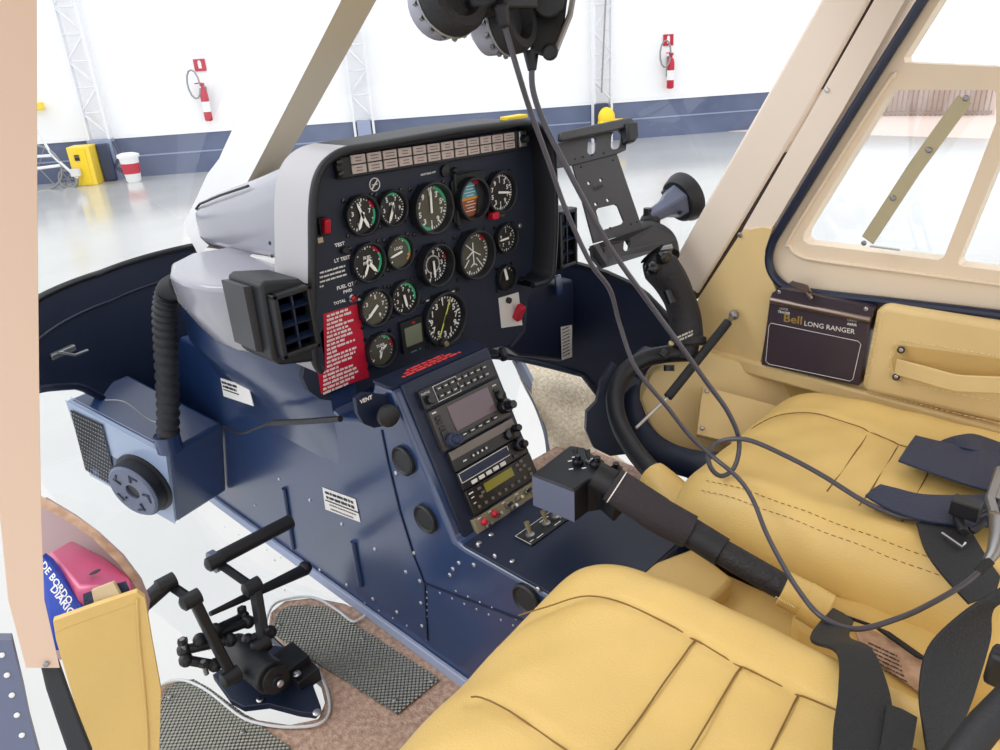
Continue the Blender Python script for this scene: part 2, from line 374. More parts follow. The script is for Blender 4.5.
screw(b, P(827, 90, x=1.284), -X, .004)
struct(b.build('trim_4', bevel=.007, seg=3))
b = sidepiece('leather_trim', [(742, 231), (762, 227), (772, 229), (765, 250), (766, 268), (776, 290), (772, 300), (760, 366), (735, 362), (700, 354), (688, 345), (690, 315), (699, 297)], 1.282, .05)
screw(b, P(740, 235, x=1.281), -X, .005, 'alu_dull'); screw(b, P(733, 315, x=1.28), -X, .007, 'alu_dull')
struct(b.build('trim_5', bevel=.006, seg=3))
b = sidepiece('leather_trim', [(758, 270), (900, 292), (1040, 312), (1040, 350), (872, 330), (860, 396), (752, 372)], 1.305, .03); struct(b.build('trim_9'))
# lower side wall and ledges
b = MB().use('leather_deep'); b.prism([V((1.32, .72, 0)), V((1.32, .72, .35)), V((1.32, .6, .37)), V((1.32, -.35, .36)), V((1.32, -.35, 0))], X * .03)
b.use('leather_trim').prism([V((1.275, .73, .33)), V((1.275, .73, .36)), V((1.275, -.35, .335)), V((1.275, -.35, .305))], X * .05)
struct(b.build('wall_right', bevel=.006))
# cabin roof (overhead, above the frame)
b = MB().use('pillar'); b.prism([V((.12, -.7, 1.15)), V((.12, .42, 1.15)), V((.3, .62, 1.15)), V((.73, .74, 1.15)), V((1.16, .62, 1.15)), V((1.33, .42, 1.15)), V((1.33, -.7, 1.15))], Z * .03)
struct(b.build('ceiling'))
# port door post
def dj(x0, x1, y): return x0 + (x1 - x0) * y
b = MB(); L = [(-150, -14, 37), (-40, -14, 37), (0, -14, 37), (200, -12, 37.5), (400, -8, 39.5), (520, 0, 41.5), (600, 8, 44.5), (668, 26, 60)]
jd = lambda v: .42 + .28 * v / 668
path = [(D(a, y, jd(y)), D(c, y, jd(y))) for y, a, c in L]; jn = _n(D(20, 300, .6) - CAM)
b.use('pillar_pink').loft([[p, q, q + jn * .03 - X * .004, p + jn * .03] for p, q in path])
screw(b, D(46, 664, .695), -jn, .003, 'alu_dull'); struct(b.build('trim_6', bevel=.004, seg=3))
b = MB().use('rubber'); b.loft([[D(u, v, .71), D(w, v, .71), D(w, v, .71) + jn * .02, D(u, v, .71) + jn * .02] for v, u, w in ((664, 40, 59), (690, 46, 68), (720, 56, 79), (760, 70, 95))]); struct(b.build('trim_7', bevel=.003))
# port door sill: bright metal with rivets, low at the frame corner
b = MB().use('mount_grey').loft([[D(u, v, .8), D(w, v, .8), D(w, v, .8) + jn * .02, D(u, v, .8) + jn * .02] for v, u, w in ((640, -30, 12), (690, -30, 24), (720, -30, 30), (765, -30, 42))]); b.use('white')
for i in range(5): screw(b, D(2 + i * 5, 655 + i * 20, .799), -jn, .003, 'white')
struct(b.build('trim_8', bevel=.003))
# cabin floor with carpet
fl = [P(560, 720, z=0), V((.60, .6, 0)), P(425, 640, z=0), P(365, 612, z=0), P(345, 603, z=0), P(315, 597, z=0), P(285, 600, z=0), P(270, 612, z=0), P(268, 628, z=0), P(290, 648, z=0), P(318, 672, z=0), P(325, 700, z=0), P(318, 718, z=0), P(290, 724, z=0), P(258, 719, z=0), P(235, 708, z=0), P(200, 684, z=0), P(180, 678, z=0), P(160, 684, z=0), P(140, 700, z=0), V((.16, .9, 0)), V((.14, -.5, 0)), V((.6, -.5, 0))]
b = MB().use('carpet').prism([p - Z * .014 for p in fl], Z * .014); struct(b.build('floor_carpet', bevel=.004, ang=50))
b = MB().use('navy_dark').prism([V((.58, -.5, -.016)), V((.58, 1.0, -.016)), V((1.33, 1.0, -.016)), V((1.33, -.5, -.016))], -Z * .03); b.prism([p - Z * .016 for p in fl], -Z * .02); struct(b.build('floor_pan'))
b = MB().use('carpet').prism([V((.86, -.5, -.015)), V((.86, 1.08, -.015)), V((1.30, 1.06, -.015)), V((1.31, -.5, -.015))], Z * .02); struct(b.build('floor_carpet'))
# windscreen and chin glass
def top(phi): a = math.radians(phi); return V((.73 + .56 * math.cos(a), .38 + .40 * math.sin(a), 1.12))
for nm, r in (('window_1', range(92, 174, 4)), ('window_2', range(4, 90, 4))):
    b = MB().use('glass'); R = []
    for s in range(9):
        u = s / 8; R.append([shell(p, interp(SILL, p)).lerp(top(p), u) + V((math.cos(math.radians(p)) * .06, math.sin(math.radians(p)) * .1, .06)) * math.sin(u * PI) for p in r])
    b.grid(R); struct(b.build(nm, ang=80))
for nm, r in (('window_3', [(p, ) for p in range(112, 164, 4)]), ('window_4', [(p, ) for p in range(26, 70, 4)])):
    b = MB().use('glass'); R = []
    for s in range(7):
        u = s / 6; row = []
        for (p, ) in r:
            q = shell(p, interp(LOW, p)); e = V((.73 + (q.x - .73) * .62, min(q.y, .95 + .12 * math.sin(math.radians(p))), -.03)); row.append(q.lerp(e, u) - Z * .10 * math.sin(u * PI) + V((0, .06, 0)) * math.sin(u * PI))
        R.append(row)
    b.grid(R); struct(b.build(nm, ang=80))
# curved dark rib of the starboard chin window, and white frame band beside it
b = MB(); rp = [P(514, 360, y=1.19), P(527, 385, y=1.16), P(540, 415, y=1.12), P(547, 440, y=1.1), P(549, 470, y=1.09), P(549, 500, y=1.08)]
b.use('navy').strip(spline(rp, 5), X * .016, .012, -Y); b.use('hline').strip([p + X * .014 - Y * .001 for p in spline(rp, 5)], X * .014, .01, -Y); struct(b.build('window_4_frame', ang=50))
# ================================================================== INSTRUMENT PANEL
def scribble(b, F, a, v, width, h, seed=0, c=.0006):
    r = random.Random(seed); x = a
    while x < a + width:
        n = r.randint(2, 7)
        for i in range(n):
            if x > a + width: break
            w_ = h * r.uniform(.22, .5); b.box(F(x + w_ / 2, v + r.uniform(-.06, .06) * h, c), (w_, h * r.uniform(.75, 1), .0004), F.ax()); x += w_ + h * .14
        x += h * .4
def ngrow(pts, k):       # offset an open contour of (a, b) pairs by k to its inner side (clockwise contour)
    out = []
    for i in range(len(pts)):
        p, q = pts[max(i - 1, 0)], pts[min(i + 1, len(pts) - 1)]; t = V((q[0] - p[0], q[1] - p[1])).normalized(); out.append((pts[i][0] + t.y * k, pts[i][1] - t.x * k))
    return out
YF, YR = .955, .905
F = Fr(P(428, 208, y=YF), X, Z)
RIM = [P(*q, y=YR) for q in [(321, 374), (315, 366), (312, 352), (311.5, 330), (311, 290), (311, 250), (311, 215), (313, 190), (318, 172), (328, 158), (346, 148), (380, 142), (420, 135), (460, 128), (500, 123), (522, 120), (538, 122), (549, 130), (555, 145), (557, 175), (558, 220), (556, 262), (554, 276), (547, 284), (534, 288)]]
rc = [(p.x, p.z) for p in RIM]
rc = [(p.x, p.z) for p in spline([V((a, 0, c)) for a, c in rc], 4)]
ri = ngrow(rc, .011)
panel = empty('instrument_panel', (F.o.x, .95, .5), 'black instrument panel with round gauges, warning lights and a red placard', 'instrument panel')
b = MB().use('navy_dark')
lp = [P(*q, y=YF) for q in [(537, 287), (524, 303), (523, 330), (508, 345), (478, 352), (440, 365), (400, 378), (355, 394), (340, 401), (334, 401), (320, 399), (309, 391), (303, 378), (305, 366), (314, 360)]]
face = [V((a, YF, c)) for a, c in ri[::2]] + lp
b.use('panel').plate(face, [], Y * .012); b.build('face', parent=panel, smooth=False)
b = MB(); b.use('black')
rings = []
ro = rc; rb_ = [(a, c) for a, c in rc]
prof = [(rc, 1.0), (rc, YR + .004), (ngrow(rc, .003), YR), (ngrow(rc, .008), YR), (ri, YR + .004), (ri, YF)]
rows = [[V((a, yy, c)) for a, c in cont] for cont, yy in prof]
b.grid(rows[1:]); b.tube([V((a, YR + .003, c)) for a, c in ngrow(rc, .004)], .0062, 8); nn_ = next(i for i, (a, c) in enumerate(rc) if a > .64 and c > .8)
b.grid([r_[nn_:] for r_ in rows[:2]]); b.use('hoodside').grid([r_[:nn_ + 1] for r_ in rows[:2]]); b.build('hood', parent=panel, ang=50)
def gauge(px, py, hh, face_='dial', ticks=40, span=(-140, 140), arcs=(), needles=(), nums=0, deep=.012, square=0, seed=1, numr=.62, inner=0, long_t=4, text=None, flange=1):
    a, c0 = F.uv(px, py); _, c1 = F.uv(px, py - hh); r = c1 - c0; o = F(a, c0)
    g = MB().use('black')
    if square: 
        g.prism([o + F.u * sx * r * 1.12 + F.v * sy * r * 1.2 + F.n * .001 for sx, sy in ((-1, -.7), (-1, .7), (-.7, 1), (.7, 1), (1, .7), (1, -.7), (.7, -1), (-.7, -1))], F.n * .004)
    if flange:
        g.prism([o + (F.u * math.cos(t) + F.v * math.sin(t)) * r * (1.2 if i % 4 in (1, 2) else 1.2) + F.n * .0005 for i, t in enumerate([PI / 8 + k * PI / 4 for k in range(8)])], F.n * .003)
    g.lathe(o, F.n, [(r * 1.14, .003), (r * 1.14, deep), (r * 1.08, deep + .001), (r * 1.02, deep), (r, .004)], 36, F.u)
    for k in range(4):
        t = PI / 4 + k * PI / 2; g.use('black_gloss').lathe(o + (F.u * math.cos(t) + F.v * math.sin(t)) * r * 1.38, F.n, [(.0035, 0), (.0035, .0025), (.001, .003)], 8)
    go = g.build('gauge', parent=panel, ang=30)
    q = MB().use(face_).lathe(o, F.n, [(r * 1.0, .0035), (r * 1.0, .0045), (.0001, .0046)], 36, F.u); n_ = .0048
    def rad(t, r0, r1, w_, key, c=n_):
        t = math.radians(t); dr = F.u * math.sin(t) + F.v * math.cos(t); pr = F.u * math.cos(t) - F.v * math.sin(t)
        q.use(key).box(o + dr * (r0 + r1) / 2 + F.n * c, (w_, r1 - r0, .0004), (pr, dr, F.n))
    for k in range(ticks):
        t = span[0] + (span[1] - span[0]) * k / max(ticks - (0 if span[1] - span[0] >= 360 else 1), 1); big = k % long_t == 0; rad(t, r * (.76 if big else .84), r * .93, r * (.085 if big else .05), 'white')
        if inner: rad(t, r * .42, r * .5, r * .04, 'white')
    for a0, a1, key in arcs:
        t = a0
        while t < a1: rad(t, r * .82, r * .96, r * .1, key, n_ + .0003); t += 6
    for k in range(nums):
        t = math.radians(span[0] + (span[1] - span[0]) * k / (nums if span[1] - span[0] >= 360 else max(nums - 1, 1)))
        q.use('white').text(str((k * 2 + 1) % 10), o + (F.u * math.sin(t) + F.v * math.cos(t)) * r * numr + F.n * n_, F.u, F.v, r * .34, .0003, bold=.035)
    if text:
        for i, s_ in enumerate(text): q.use('white').text(s_, o + F.v * r * (.28 - .3 * i) + F.n * n_, F.u, F.v, r * .26, .0003, bold=.03)
    q.build('dial', parent=go, smooth=False)
    for t, l, w_, key in needles:
        m = MB().use(key); t = math.radians(t); dr = F.u * math.sin(t) + F.v * math.cos(t); pr = F.u * math.cos(t) - F.v * math.sin(t)
        m.prism([o - dr * r * .2 + pr * w_ * r + F.n * .007, o + dr * r * l * .75 + pr * w_ * r + F.n * .007, o + dr * r * l + F.n * .007, o + dr * r * l * .75 - pr * w_ * r + F.n * .007, o - dr * r * .2 - pr * w_ * r + F.n * .007], F.n * .0012)
        m.build('needle', parent=go, smooth=False)
    return go, o, r
N = 'needle'
gauge(359.5, 215, 18.5, ticks=24, span=(-150, 150), arcs=[(45, 70, 'red'), (80, 130, 'green')], needles=[(205, .85, .09, N), (155, .85, .09, N), (-20, .8, .07, N)], nums=5, numr=.6)
gauge(390, 208, 16.5, ticks=30, span=(-160, 160), arcs=[(-20, 30, 'green')], needles=[(205, .9, .08, N), (12, .4, .06, N)], nums=6, text=['NM'])
gauge(428.5, 208, 23.5, 'dial_grey', ticks=40, span=(0, 360), arcs=[(20, 75, 'green'), (190, 330, 'green')], needles=[(2, .9, .05, N)], nums=10, numr=.66, inner=0, deep=.018)
go, o, r = gauge(498, 192, 19, ticks=40, span=(0, 360), needles=[(100, .8, .06, N)], nums=10, numr=.62, deep=.014)
gauge(366, 262, 18, ticks=26, span=(-150, 150), arcs=[(30, 62, 'red'), (70, 140, 'green')], needles=[(208, .85, .07, N), (143, .8, .1, N)], text=['FUEL', 'PRESS'])
gauge(397, 252, 15.5, 'dial_grey', ticks=14, span=(-130, 130), arcs=[(20, 100, 'green'), (105, 125, 'orange')], needles=[(258, .85, .07, N)], text=['LOAD', ''])
gauge(431, 264, 19, ticks=36, span=(-160, 175), arcs=[(70, 78, 'red')], needles=[(178, .75, .06, N)], nums=9, numr=.62, inner=1, deep=.022)
go, o, r = gauge(471, 254, 22, 'dial_grey', ticks=36, span=(0, 360), deep=.02, nums=0, arcs=[(36, 50, 'red')])
q = MB().use('white')    # the little aeroplane symbol on the heading dial
def dl(a, c, e, f, w_=.06): q.tube([o + F.u * a * r + F.v * c * r + F.n * .006, o + F.u * e * r + F.v * f * r + F.n * .006], w_ * r * .5, 5)
for L in ((0, .55, 0, -.5), (0, .15, -.45, -.12), (0, .15, .45, -.12), (0, -.4, -.2, -.55), (0, -.4, .2, -.55), (-.5, .6, 0, .15), (.5, -.6, .2, -.2), (-.6, -.5, -.3, -.2)): dl(*L)
q.build('needle', parent=go)
gauge(504, 238, 13.5, ticks=24, span=(0, 360), needles=[(268, .8, .07, N)], nums=5, numr=.55)
gauge(373, 307, 17, 'dial_grey', ticks=20, span=(-130, 150), needles=[(232, .85, .08, N)], nums=5)
gauge(402, 297, 15.5, ticks=26, span=(-160, 160), arcs=[(0, 110, 'green')], needles=[(170, .7, .08, N)], nums=7, numr=.55, long_t=2)
go, o, r = gauge(442, 318, 24, ticks=36, span=(0, 360), needles=[(27, .88, .025, 'limey'), (207, .88, .025, 'limey')], nums=12, numr=.68, deep=.014)
q = MB().use('black').lathe(F.px(438, 341), F.n, [(.009, .01), (.009, .018), (.006, .022), (.0005, .022)], 16); q.use('brass').lathe(F.px(438, 341), F.n, [(.005, .022), (.004, .025), (.0005, .025)], 12); q.build('knob', parent=go)
gauge(379, 349, 15.5, 'dial_grey', ticks=20, span=(-130, 120), arcs=[(60, 95, 'red'), (20, 50, 'green')], needles=[(200, .6, .07, N), (60, .5, .07, N)], text=['TURB', ''])
gauge(504, 277, 11.5, 'dial', ticks=6, span=(-60, 60), needles=[(-15, 1.0, .14, N)], flange=0)
# attitude indicator
a, c0 = F.uv(467, 198); r = F.uv(467, 178.5)[1] - c0; o = F(a, c0)
g = MB().use('black'); g.prism([o + F.u * sx * r * 1.22 + F.v * sy * r * 1.3 + F.n * .001 for sx, sy in ((-1, -.75), (-1, .75), (-.7, 1), (.7, 1), (1, .75), (1, -.75), (.7, -1), (-.7, -1))], F.n * .005)
g.lathe(o, F.n, [(r * 1.12, .003), (r * 1.12, .022), (r * 1.0, .022), (r * .98, .004)], 36, F.u); go = g.build('attitude_gauge', parent=panel, ang=30)
q = MB(); top_ = [o + F.u * r * .95 * math.cos(t * PI / 16) + F.v * r * .95 * math.sin(t * PI / 16) + F.n * .0065 for t in range(0, 17)]; bot = [o + F.u * r * .95 * math.cos(-t * PI / 16) + F.v * r * .95 * math.sin(-t * PI / 16) + F.n * .0065 for t in range(0, 17)]
q.use('sky').prism(top_, F.n * .001); q.use('earth').prism(bot, F.n * .001); q.use('orange').box(o + F.n * .008, (r * 1.9, r * .12, .001), F.ax())
for k in range(-4, 5):
    if k: q.use('white').box(o + F.v * r * .16 * k + F.n * .0079, (r * (.5 if k % 2 else .8), r * .03, .0006), F.ax())
q.build('dial', parent=go, smooth=False)
q = MB().use('black'); q.prism([o + F.u * r * .5 * (1 if k else 1) + F.v * 0 + F.n * .011 for k in (0, )] + [o + F.u * r * .98 * math.cos(t * PI / 12) + F.v * r * .98 * math.sin(t * PI / 12) + F.n * .011 for t in range(-5, 6)], F.n * .001); q.build('bezel_shadow', parent=go, smooth=False)  # black segment painted as the deep bezel's shadow on the dial
q = MB().use('red'); q.prism([F.px(468, 181), F.px(473, 178.5), F.px(476, 180), F.px(471, 184)], F.n * .012); q.build('flag', parent=go, smooth=False)
q = MB().use('red'); q.box(F.px(489, 215, .012), (.017, .013, .016), F.ax()); q.build('caging_knob', parent=panel, bevel=.003)
q = MB().use('black'); q.tube([F.px(452, 172, .006), F.px(453.5, 200, .006), F.px(456, 226, .006)], .0035, 8); q.ball(F.px(451.5, 170, .008), .006, 8); q.ball(F.px(456, 227, .008), .005, 8); q.lathe(F.px(444, 171), F.n, [(.010, 0), (.010, .006), (.004, .008)], 16); q.tube([F.px(452, 173, .003), F.px(483, 170, .003)], .0012, 6); q.build('trim_bar', parent=panel)
many('screw', panel, ((501, 212, .010, 'dial_grey'), (520, 226, .005, 'alu'), (524, 278, .005, 'alu')), lambda b, w_: screw(b, F.px(w_[0], w_[1]), F.n, w_[2], w_[3]))
# digital clock
q = MB().use('black'); q.box(F.px(410, 334, .004), (.048, .056, .008), F.ax()); q.use('lcd').box(F.px(410.5, 334, .0085), (.037, .034, .001), F.ax()); go = q.build('digital_clock', parent=panel, bevel=.001)
q = MB().use('red').box(F.px(410, 321.5, .009), (.006, .003, .002), F.ax()); q.build('button', parent=go)
q = MB().use('sky'); q.box(F.px(407, 350, .002), (.003, .008, .001), F.ax()); q.box(F.px(419, 347, .002), (.003, .008, .001), F.ax()); q.box(F.px(413, 351, .002), (.014, .002, .001), F.ax()); q.build('button_guard', parent=panel)
# annunciator strip
A = Fr(F(0, 0, .010), X + Z * -.012, Z)
q = MB().use('black'); p4 = [A.px(*w_) for w_ in ((335, 158), (521, 128.5), (529, 149), (339, 180))]; q.prism(p4, -F.n * .010); strip_ = q.build('annunciator_strip', parent=panel, bevel=.002)
TL, TR, BR, BL = [A.px(*w_) for w_ in ((348.5, 155), (514, 131.5), (515, 148), (351, 175))]
for k in range(12):
    q = MB()
    for j in range(2):
        def bl(s, t): return (TL.lerp(TR, s)).lerp(BL.lerp(BR, s), t)
        s0, s1 = (k + .07) / 12, (k + .93) / 12; t0, t1 = j * .5 + .035, j * .5 + .465
        q.use('cream').prism([bl(s0, t0), bl(s1, t0), bl(s1, t1), bl(s0, t1)], F.n * .0022)
        sc_ = Fr(bl((s0 + s1) / 2, (t0 + t1) / 2) + F.n * .0023, bl(s1, t0) - bl(s0, t0), Z); q.use('radio_grey')
        for h_ in (.0022, -.0022): q.box(sc_(0, h_, .0002), (.015 + .003 * ((k * 7 + j * 3) % 3 - 1), .0014, .0003), sc_.ax())
    q.build('warning_light', parent=strip_, bevel=.0006)
q = MB().use('alu'); q.box(A.px(521, 138.5, .003), (.019, .028, .006), F.ax()); q.use('black').lathe(A.px(520, 138.5, .006), F.n, [(.008, 0), (.006, .012), (.0005, .012)], 14); q.build('dimmer_switch', parent=strip_, bevel=.001)
for w_ in ((338, 162), (340, 174)): q = MB().use('black_gloss').lathe(A.px(*w_), F.n, [(.005, 0), (.005, .004), (.003, .005)], 10); q.build('knob', parent=strip_)
q = MB().use('yellow'); c = P(514, 118.5, y=.925); q.box(c + Z * .002, (.05, .02, .006), (_n(X + Z * .0), Y, Z)); q.build('yellow_tape', parent=panel, bevel=.001); 
# placard, labels, switches
q = MB().use('red'); pl_ = [F.px(*w_) for w_ in ((323, 314), (358, 303.5), (369, 377), (321, 394), (318, 374), (325, 370))]; q.prism(pl_, F.n * .0008); q.use('white')
rows_ = 19
for k in range(rows_):
    y0 = F.uv(340, 311 + k * 4.15)[1]; aL = F.uv(324.5 if k < 13 else 320.5, 315 + k * 4.15)[0] + .003; wd = [.040, .046, .03, .05, .038, .044, .05, .032, .052, .02, .056, .054, .05, .03, .056, .064, .066, .058, .05][k]
    T = Fr(F(aL, y0 - .001, .0009), X, Z); scribble(q, T, 0, 0, wd, .0042, 100 + k)
q.build('red_placard', parent=panel, smooth=False)
q = MB().use('white')
def wt(s_, px, py, size, bold=.03): MB().use('white').text(s_, F.px(px - 1.5, py, .0004), F.u, F.v, size * .8, .0002, bold=bold, sx=1.1).build('lettering', parent=panel, smooth=False)
wt('TEST', 341, 244.5, .0095); wt('LT TEST', 343.5, 259, .0095); wt('FUEL QTY', 348, 285.5, .0095); wt('FWD', 349, 291, .0085); wt('TOTAL', 341, 302, .008); wt('NON SLAVED ADF', 441, 295, .0055)
wt('MUST READ OFF', 429.5, 173.5, .005)
for k in range(4): T = Fr(F.px(319.5, 273 + k * 4.6, .0004), X, Z); scribble(q, T, 0, 0, (.046, .046, .048, .006)[k], .003, 40 + k)
T = Fr(F.px(426, 301, .0004), X, Z); scribble(q, T, 0, 0, .068, .0028, 50); q.build('lettering', parent=panel, smooth=False)
# no smoking mark
c = F.px(374.5, 184.5, .0006); q = MB().use('label'); rr = F.uv(374.5, 178)[1] - F.uv(374.5, 184.5)[1]
q.tube([c + (F.u * math.cos(t * PI / 12) + F.v * math.sin(t * PI / 12)) * rr for t in range(24)], rr * .1, 5, closed=True); q.box(c, (rr * 1.9, rr * .22, .0008), (_n(F.u + F.v), _n(F.v - F.u), F.n)); q.box(c, (rr * 1.1, rr * .16, .0006), F.ax()); q.build('no_smoking_mark', parent=panel)
q = MB().use('black'); q.box(F.px(321, 226, .004), (.014, .026, .008), F.ax()); go = q.build('guarded_switch', parent=panel, bevel=.001)
q = MB().use('red'); q.box(F.px(321.5, 225, .012), (.011, .022, .010), (F.u, _n(F.v + F.n * .25), _n(F.n - F.v * .25))); q.build('switch_guard', parent=go, bevel=.002)
q = MB().use('olive'); q.box(F.px(320, 240, .001), (.009, .008, .001), F.ax()); q.build('label_plate', parent=panel)
q = MB().use('black').lathe(F.px(343, 250), F.n, [(.006, 0), (.006, .008), (.004, .010), (.0005, .010)], 14); q.build('push_button', parent=panel)
q = MB().use('alu').lathe(F.px(351.5, 298), F.n, [(.0075, 0), (.0075, .004), (.006, .006), (.0045, .003), (.0005, .003)], 16); q.use('red').ball(F.px(351.5, 298, .004), .0042, 8); q.build('toggle_switch', parent=panel)
q = MB().use('white').ball(F.px(359, 299.5), .0022, 8); q.build('indicator', parent=panel)
q = MB().use('label'); q.prism([F.px(*w_) for w_ in ((498, 298), (518, 292), (522, 325), (501, 328))], F.n * .002); go = q.build('emergency_switch', parent=panel, bevel=.001)
q = MB().use('black').lathe(F.px(507, 300), F.n, [(.006, 0), (.006, .008), (.003, .010)], 12); q.build('knob', parent=go)
q = MB().use('red'); q.box(F.px(513, 311, .016), (.013, .034, .016), (F.u, _n(F.v + F.n * .5), _n(F.n - F.v * .5))); q.build('switch_guard', parent=go, bevel=.002)
# ================================================================== COWLING AND DUCTS
cw_ = empty('panel_cowling', (.84, 1.1, .6), 'silvery grey cowling humped behind the instrument panel', 'cowling')
b = MB().use('cowl')
def cowl_ring(y, xl, xr, zt, zb, rd):
    pts = []
    for (cx, cz, a0) in ((xr - rd, zb + rd, -90), (xr - rd, zt - rd, 0), (xl + rd, zt - rd, 90), (xl + rd * .5, zb + rd * .5, 180)):
        rr_ = rd if a0 < 180 else rd * .5
        for k in range(6): t = math.radians(a0 + 18 * k); pts.append(V((cx + rr_ * math.cos(t), y, cz + rr_ * math.sin(t))))
    return pts
b.loft([cowl_ring(.985, .60, 1.09, .808, .632, .055), cowl_ring(1.05, .60, 1.08, .795, .632, .055), cowl_ring(1.15, .60, 1.06, .766, .63, .055), cowl_ring(1.25, .600, 1.03, .740, .627, .05), cowl_ring(1.34, .605, 1.0, .715, .625, .04), cowl_ring(1.375, .615, .98, .70, .63, .025)])
b.build('shell', parent=cw_, ang=50)
b = MB().use('black'); b.tube([V((.617, 1.37, .692)), V((.612, 1.34, .705)), V((.609, 1.25, .729)), V((.612, 1.15, .753))], .0022, 6); b.build('edge_trim', parent=cw_)
b = MB().use('label'); q4 = [P(*w_, x=.592) for w_ in ((203, 249), (276, 260), (281, 268), (281, 272), (208, 262))]; b.prism(q4, X * .012); 
for w_ in ((218, 257), (254, 263)): screw(b, P(*w_, x=.592), -X, .0045, 'alu')
b.build('bracket', parent=cw_, bevel=.001)
for w_ in ((281, 173), (270, 243), (272, 256)): b = MB(); screw(b, P(*w_, x=.6), -X, .003, 'black'); b.build('screw', parent=cw_)
vent = empty('air_vent_housing', (.5, 1.0, .55), 'silvery faceted air vent housing fixed at the near side of the instrument panel', 'air vent')
tp = [V((.585, .99, .640)), V((.53, .955, .647)), V((.475, .965, .652)), V((.445, 1.01, .654)), V((.437, 1.07, .654)), V((.445, 1.13, .653)), V((.475, 1.19, .652)), V((.53, 1.235, .65)), V((.62, 1.25, .64)), V((.64, .99, .64))]
bt = [V((.585, .99, .512)), V((.54, .965, .53)), V((.505, .99, .53)), V((.485, 1.03, .53)), V((.478, 1.08, .535)), V((.485, 1.14, .54)), V((.51, 1.2, .55)), V((.55, 1.24, .56)), V((.62, 1.25, .55)), V((.64, .99, .52))]
b = MB().use('cowl'); m_ = [p.lerp(q, .45) + (p.lerp(q, .45) - V((.62, 1.1, .6))) * .07 for p, q in zip(tp, bt)]
b.loft([tp, m_, bt]); b.build('housing', parent=vent, bevel=.01, seg=3, ang=30)
LV = Fr(P(278, 318, y=.945), X + Y * .12 - Z * .0, Z)
def louvre(par, LV, w_, h_, key='black'):
    b = MB().use(key); d_ = .012
    b.box(LV(0, h_ / 2 - .004, 0), (w_, .008, .02), LV.ax()); b.box(LV(0, -h_ / 2 + .004, 0), (w_, .008, .02), LV.ax()); b.box(LV(-w_ / 2 + .004, 0, 0), (.008, h_, .02), LV.ax()); b.box(LV(w_ / 2 - .004, 0, 0), (.008, h_, .02), LV.ax())
    b.use('black').box(LV(0, 0, -.007), (w_, h_, .004), LV.ax()); g = b.build('louvre_frame', parent=par, bevel=.002)
    for k in range(3): b = MB().use('navy_dark'); b.box(LV(0, h_ * (-.25 + .25 * k), .0), (w_ - .016, .002, .016), (LV.u, _n(LV.v + LV.n * .4), _n(LV.n - LV.v * .4))); b.build('louvre_slat', parent=g)
    b = MB().use('navy_dark'); b.box(LV(0, 0, .002), (.003, h_ - .016, .006), LV.ax()); b.build('louvre_slat', parent=g)
b = MB().use('black'); b.prism([P(*w_, y=.905) for w_ in ((260, 285), (266, 281), (300, 279), (310, 286), (316, 302), (320, 352), (316, 362), (280, 366), (273, 360))], Y * .09); b.build('vent_box', parent=vent, bevel=.005, seg=3)
louvre(vent, Fr(P(294, 321, y=.90), X, Z), .062, .094)
b = MB().use('mount'); b.prism([P(*w_, y=.93) for w_ in ((243, 287), (264, 285), (278, 356), (256, 351))], Y * .06); b.build('gap_panel', parent=vent)
v2 = empty('air_vent_housing', (1.2, 1.0, .55), 'small black louvred air vent beyond the far side of the instrument panel', 'air vent')
louvre(v2, Fr((1.2, .97, .562), X, Z), .058, .12); b = MB().use('black'); b.box((1.19, 1.01, .56), (.08, .07, .125)); b.build('housing', parent=v2, bevel=.006); b = MB().use('navy_dark').box((1.13, 1.06, .56), (.12, .05, .08)); b.build('duct', parent=v2, bevel=.006)
# hose
b = MB().use('rubber'); hp = spline([P(182, 285, x=.49), P(170, 290, x=.49), P(165, 310, x=.48), P(166, 350, x=.475), P(168, 400, x=.47), P(168, 441, x=.46)], 40)
b.tube(hp, lambda t: .0195 + .0022 * math.sin(t * 2 * PI * 26), 16)
t = empty('air_hose', hp[-1], 'black corrugated air hose running down into the heater box', 'hose'); b.build('corrugated_hose', parent=t, ang=80)
b = MB().use('navy').cyl(hp[-1] + Z * .015, hp[-1] - Z * .02, .024, 20); b.build('clamp', parent=t)
# heater box with perforated side and fan
hb = empty('heater_box', (.42, 1.45, .1), 'dark blue heater box with a perforated grille and a round fan', 'heater')
c1, c2 = P(169, 453, x=.45), P(67, 399, x=.36); c3, c4 = P(91, 474, x=.365), P(177, 523, x=.45)
nB = (c2 - c1).cross(c4 - c1).normalized(); nB = nB if nB.x < 0 else -nB
back = V((.13, .03, -.0))
b = MB().use('navy').prism([c1, c2, c3, c4], back); b.build('case', parent=hb, bevel=.008, seg=3)
B = Fr(c1, c1 - c2, c1 - c4); B = Fr(c1, B.u, B.v)
if B.n.x > 0: B.n = -B.n
b = MB().use('face_sheen'); b.plate([B.px(*w_) + B.n * .004 for w_ in ((68, 400), (168, 453), (176, 522), (92, 474))], [], -B.n * .012); b.build('sheen_plate', parent=hb, bevel=.002)
b = MB().use('black'); gq = [B.px(*w_) + B.n * .0065 for w_ in ((73, 408), (105, 423), (121, 488), (88, 468))]; b.prism(gq, B.n * .0006); b.use('alu_dull')
for i in range(15):
    for j in range(13):
        if i % 2 and j == 12: continue
        s, t_ = (i + .5) / 15, (j + (.5 if i % 2 == 0 else 1.0)) / 13
        if t_ > .98: continue
        p = B.n * .0005 + gq[0].lerp(gq[1], t_).lerp(gq[3].lerp(gq[2], t_), s) + B.n * .001; b.box(p, (.003, .003, .0012), (_n(B.u + B.v), _n(B.v - B.u), B.n))
b.build('grille', parent=hb, smooth=False)
fc = B.px(146, 481) + B.n * .004; fr_ = .062
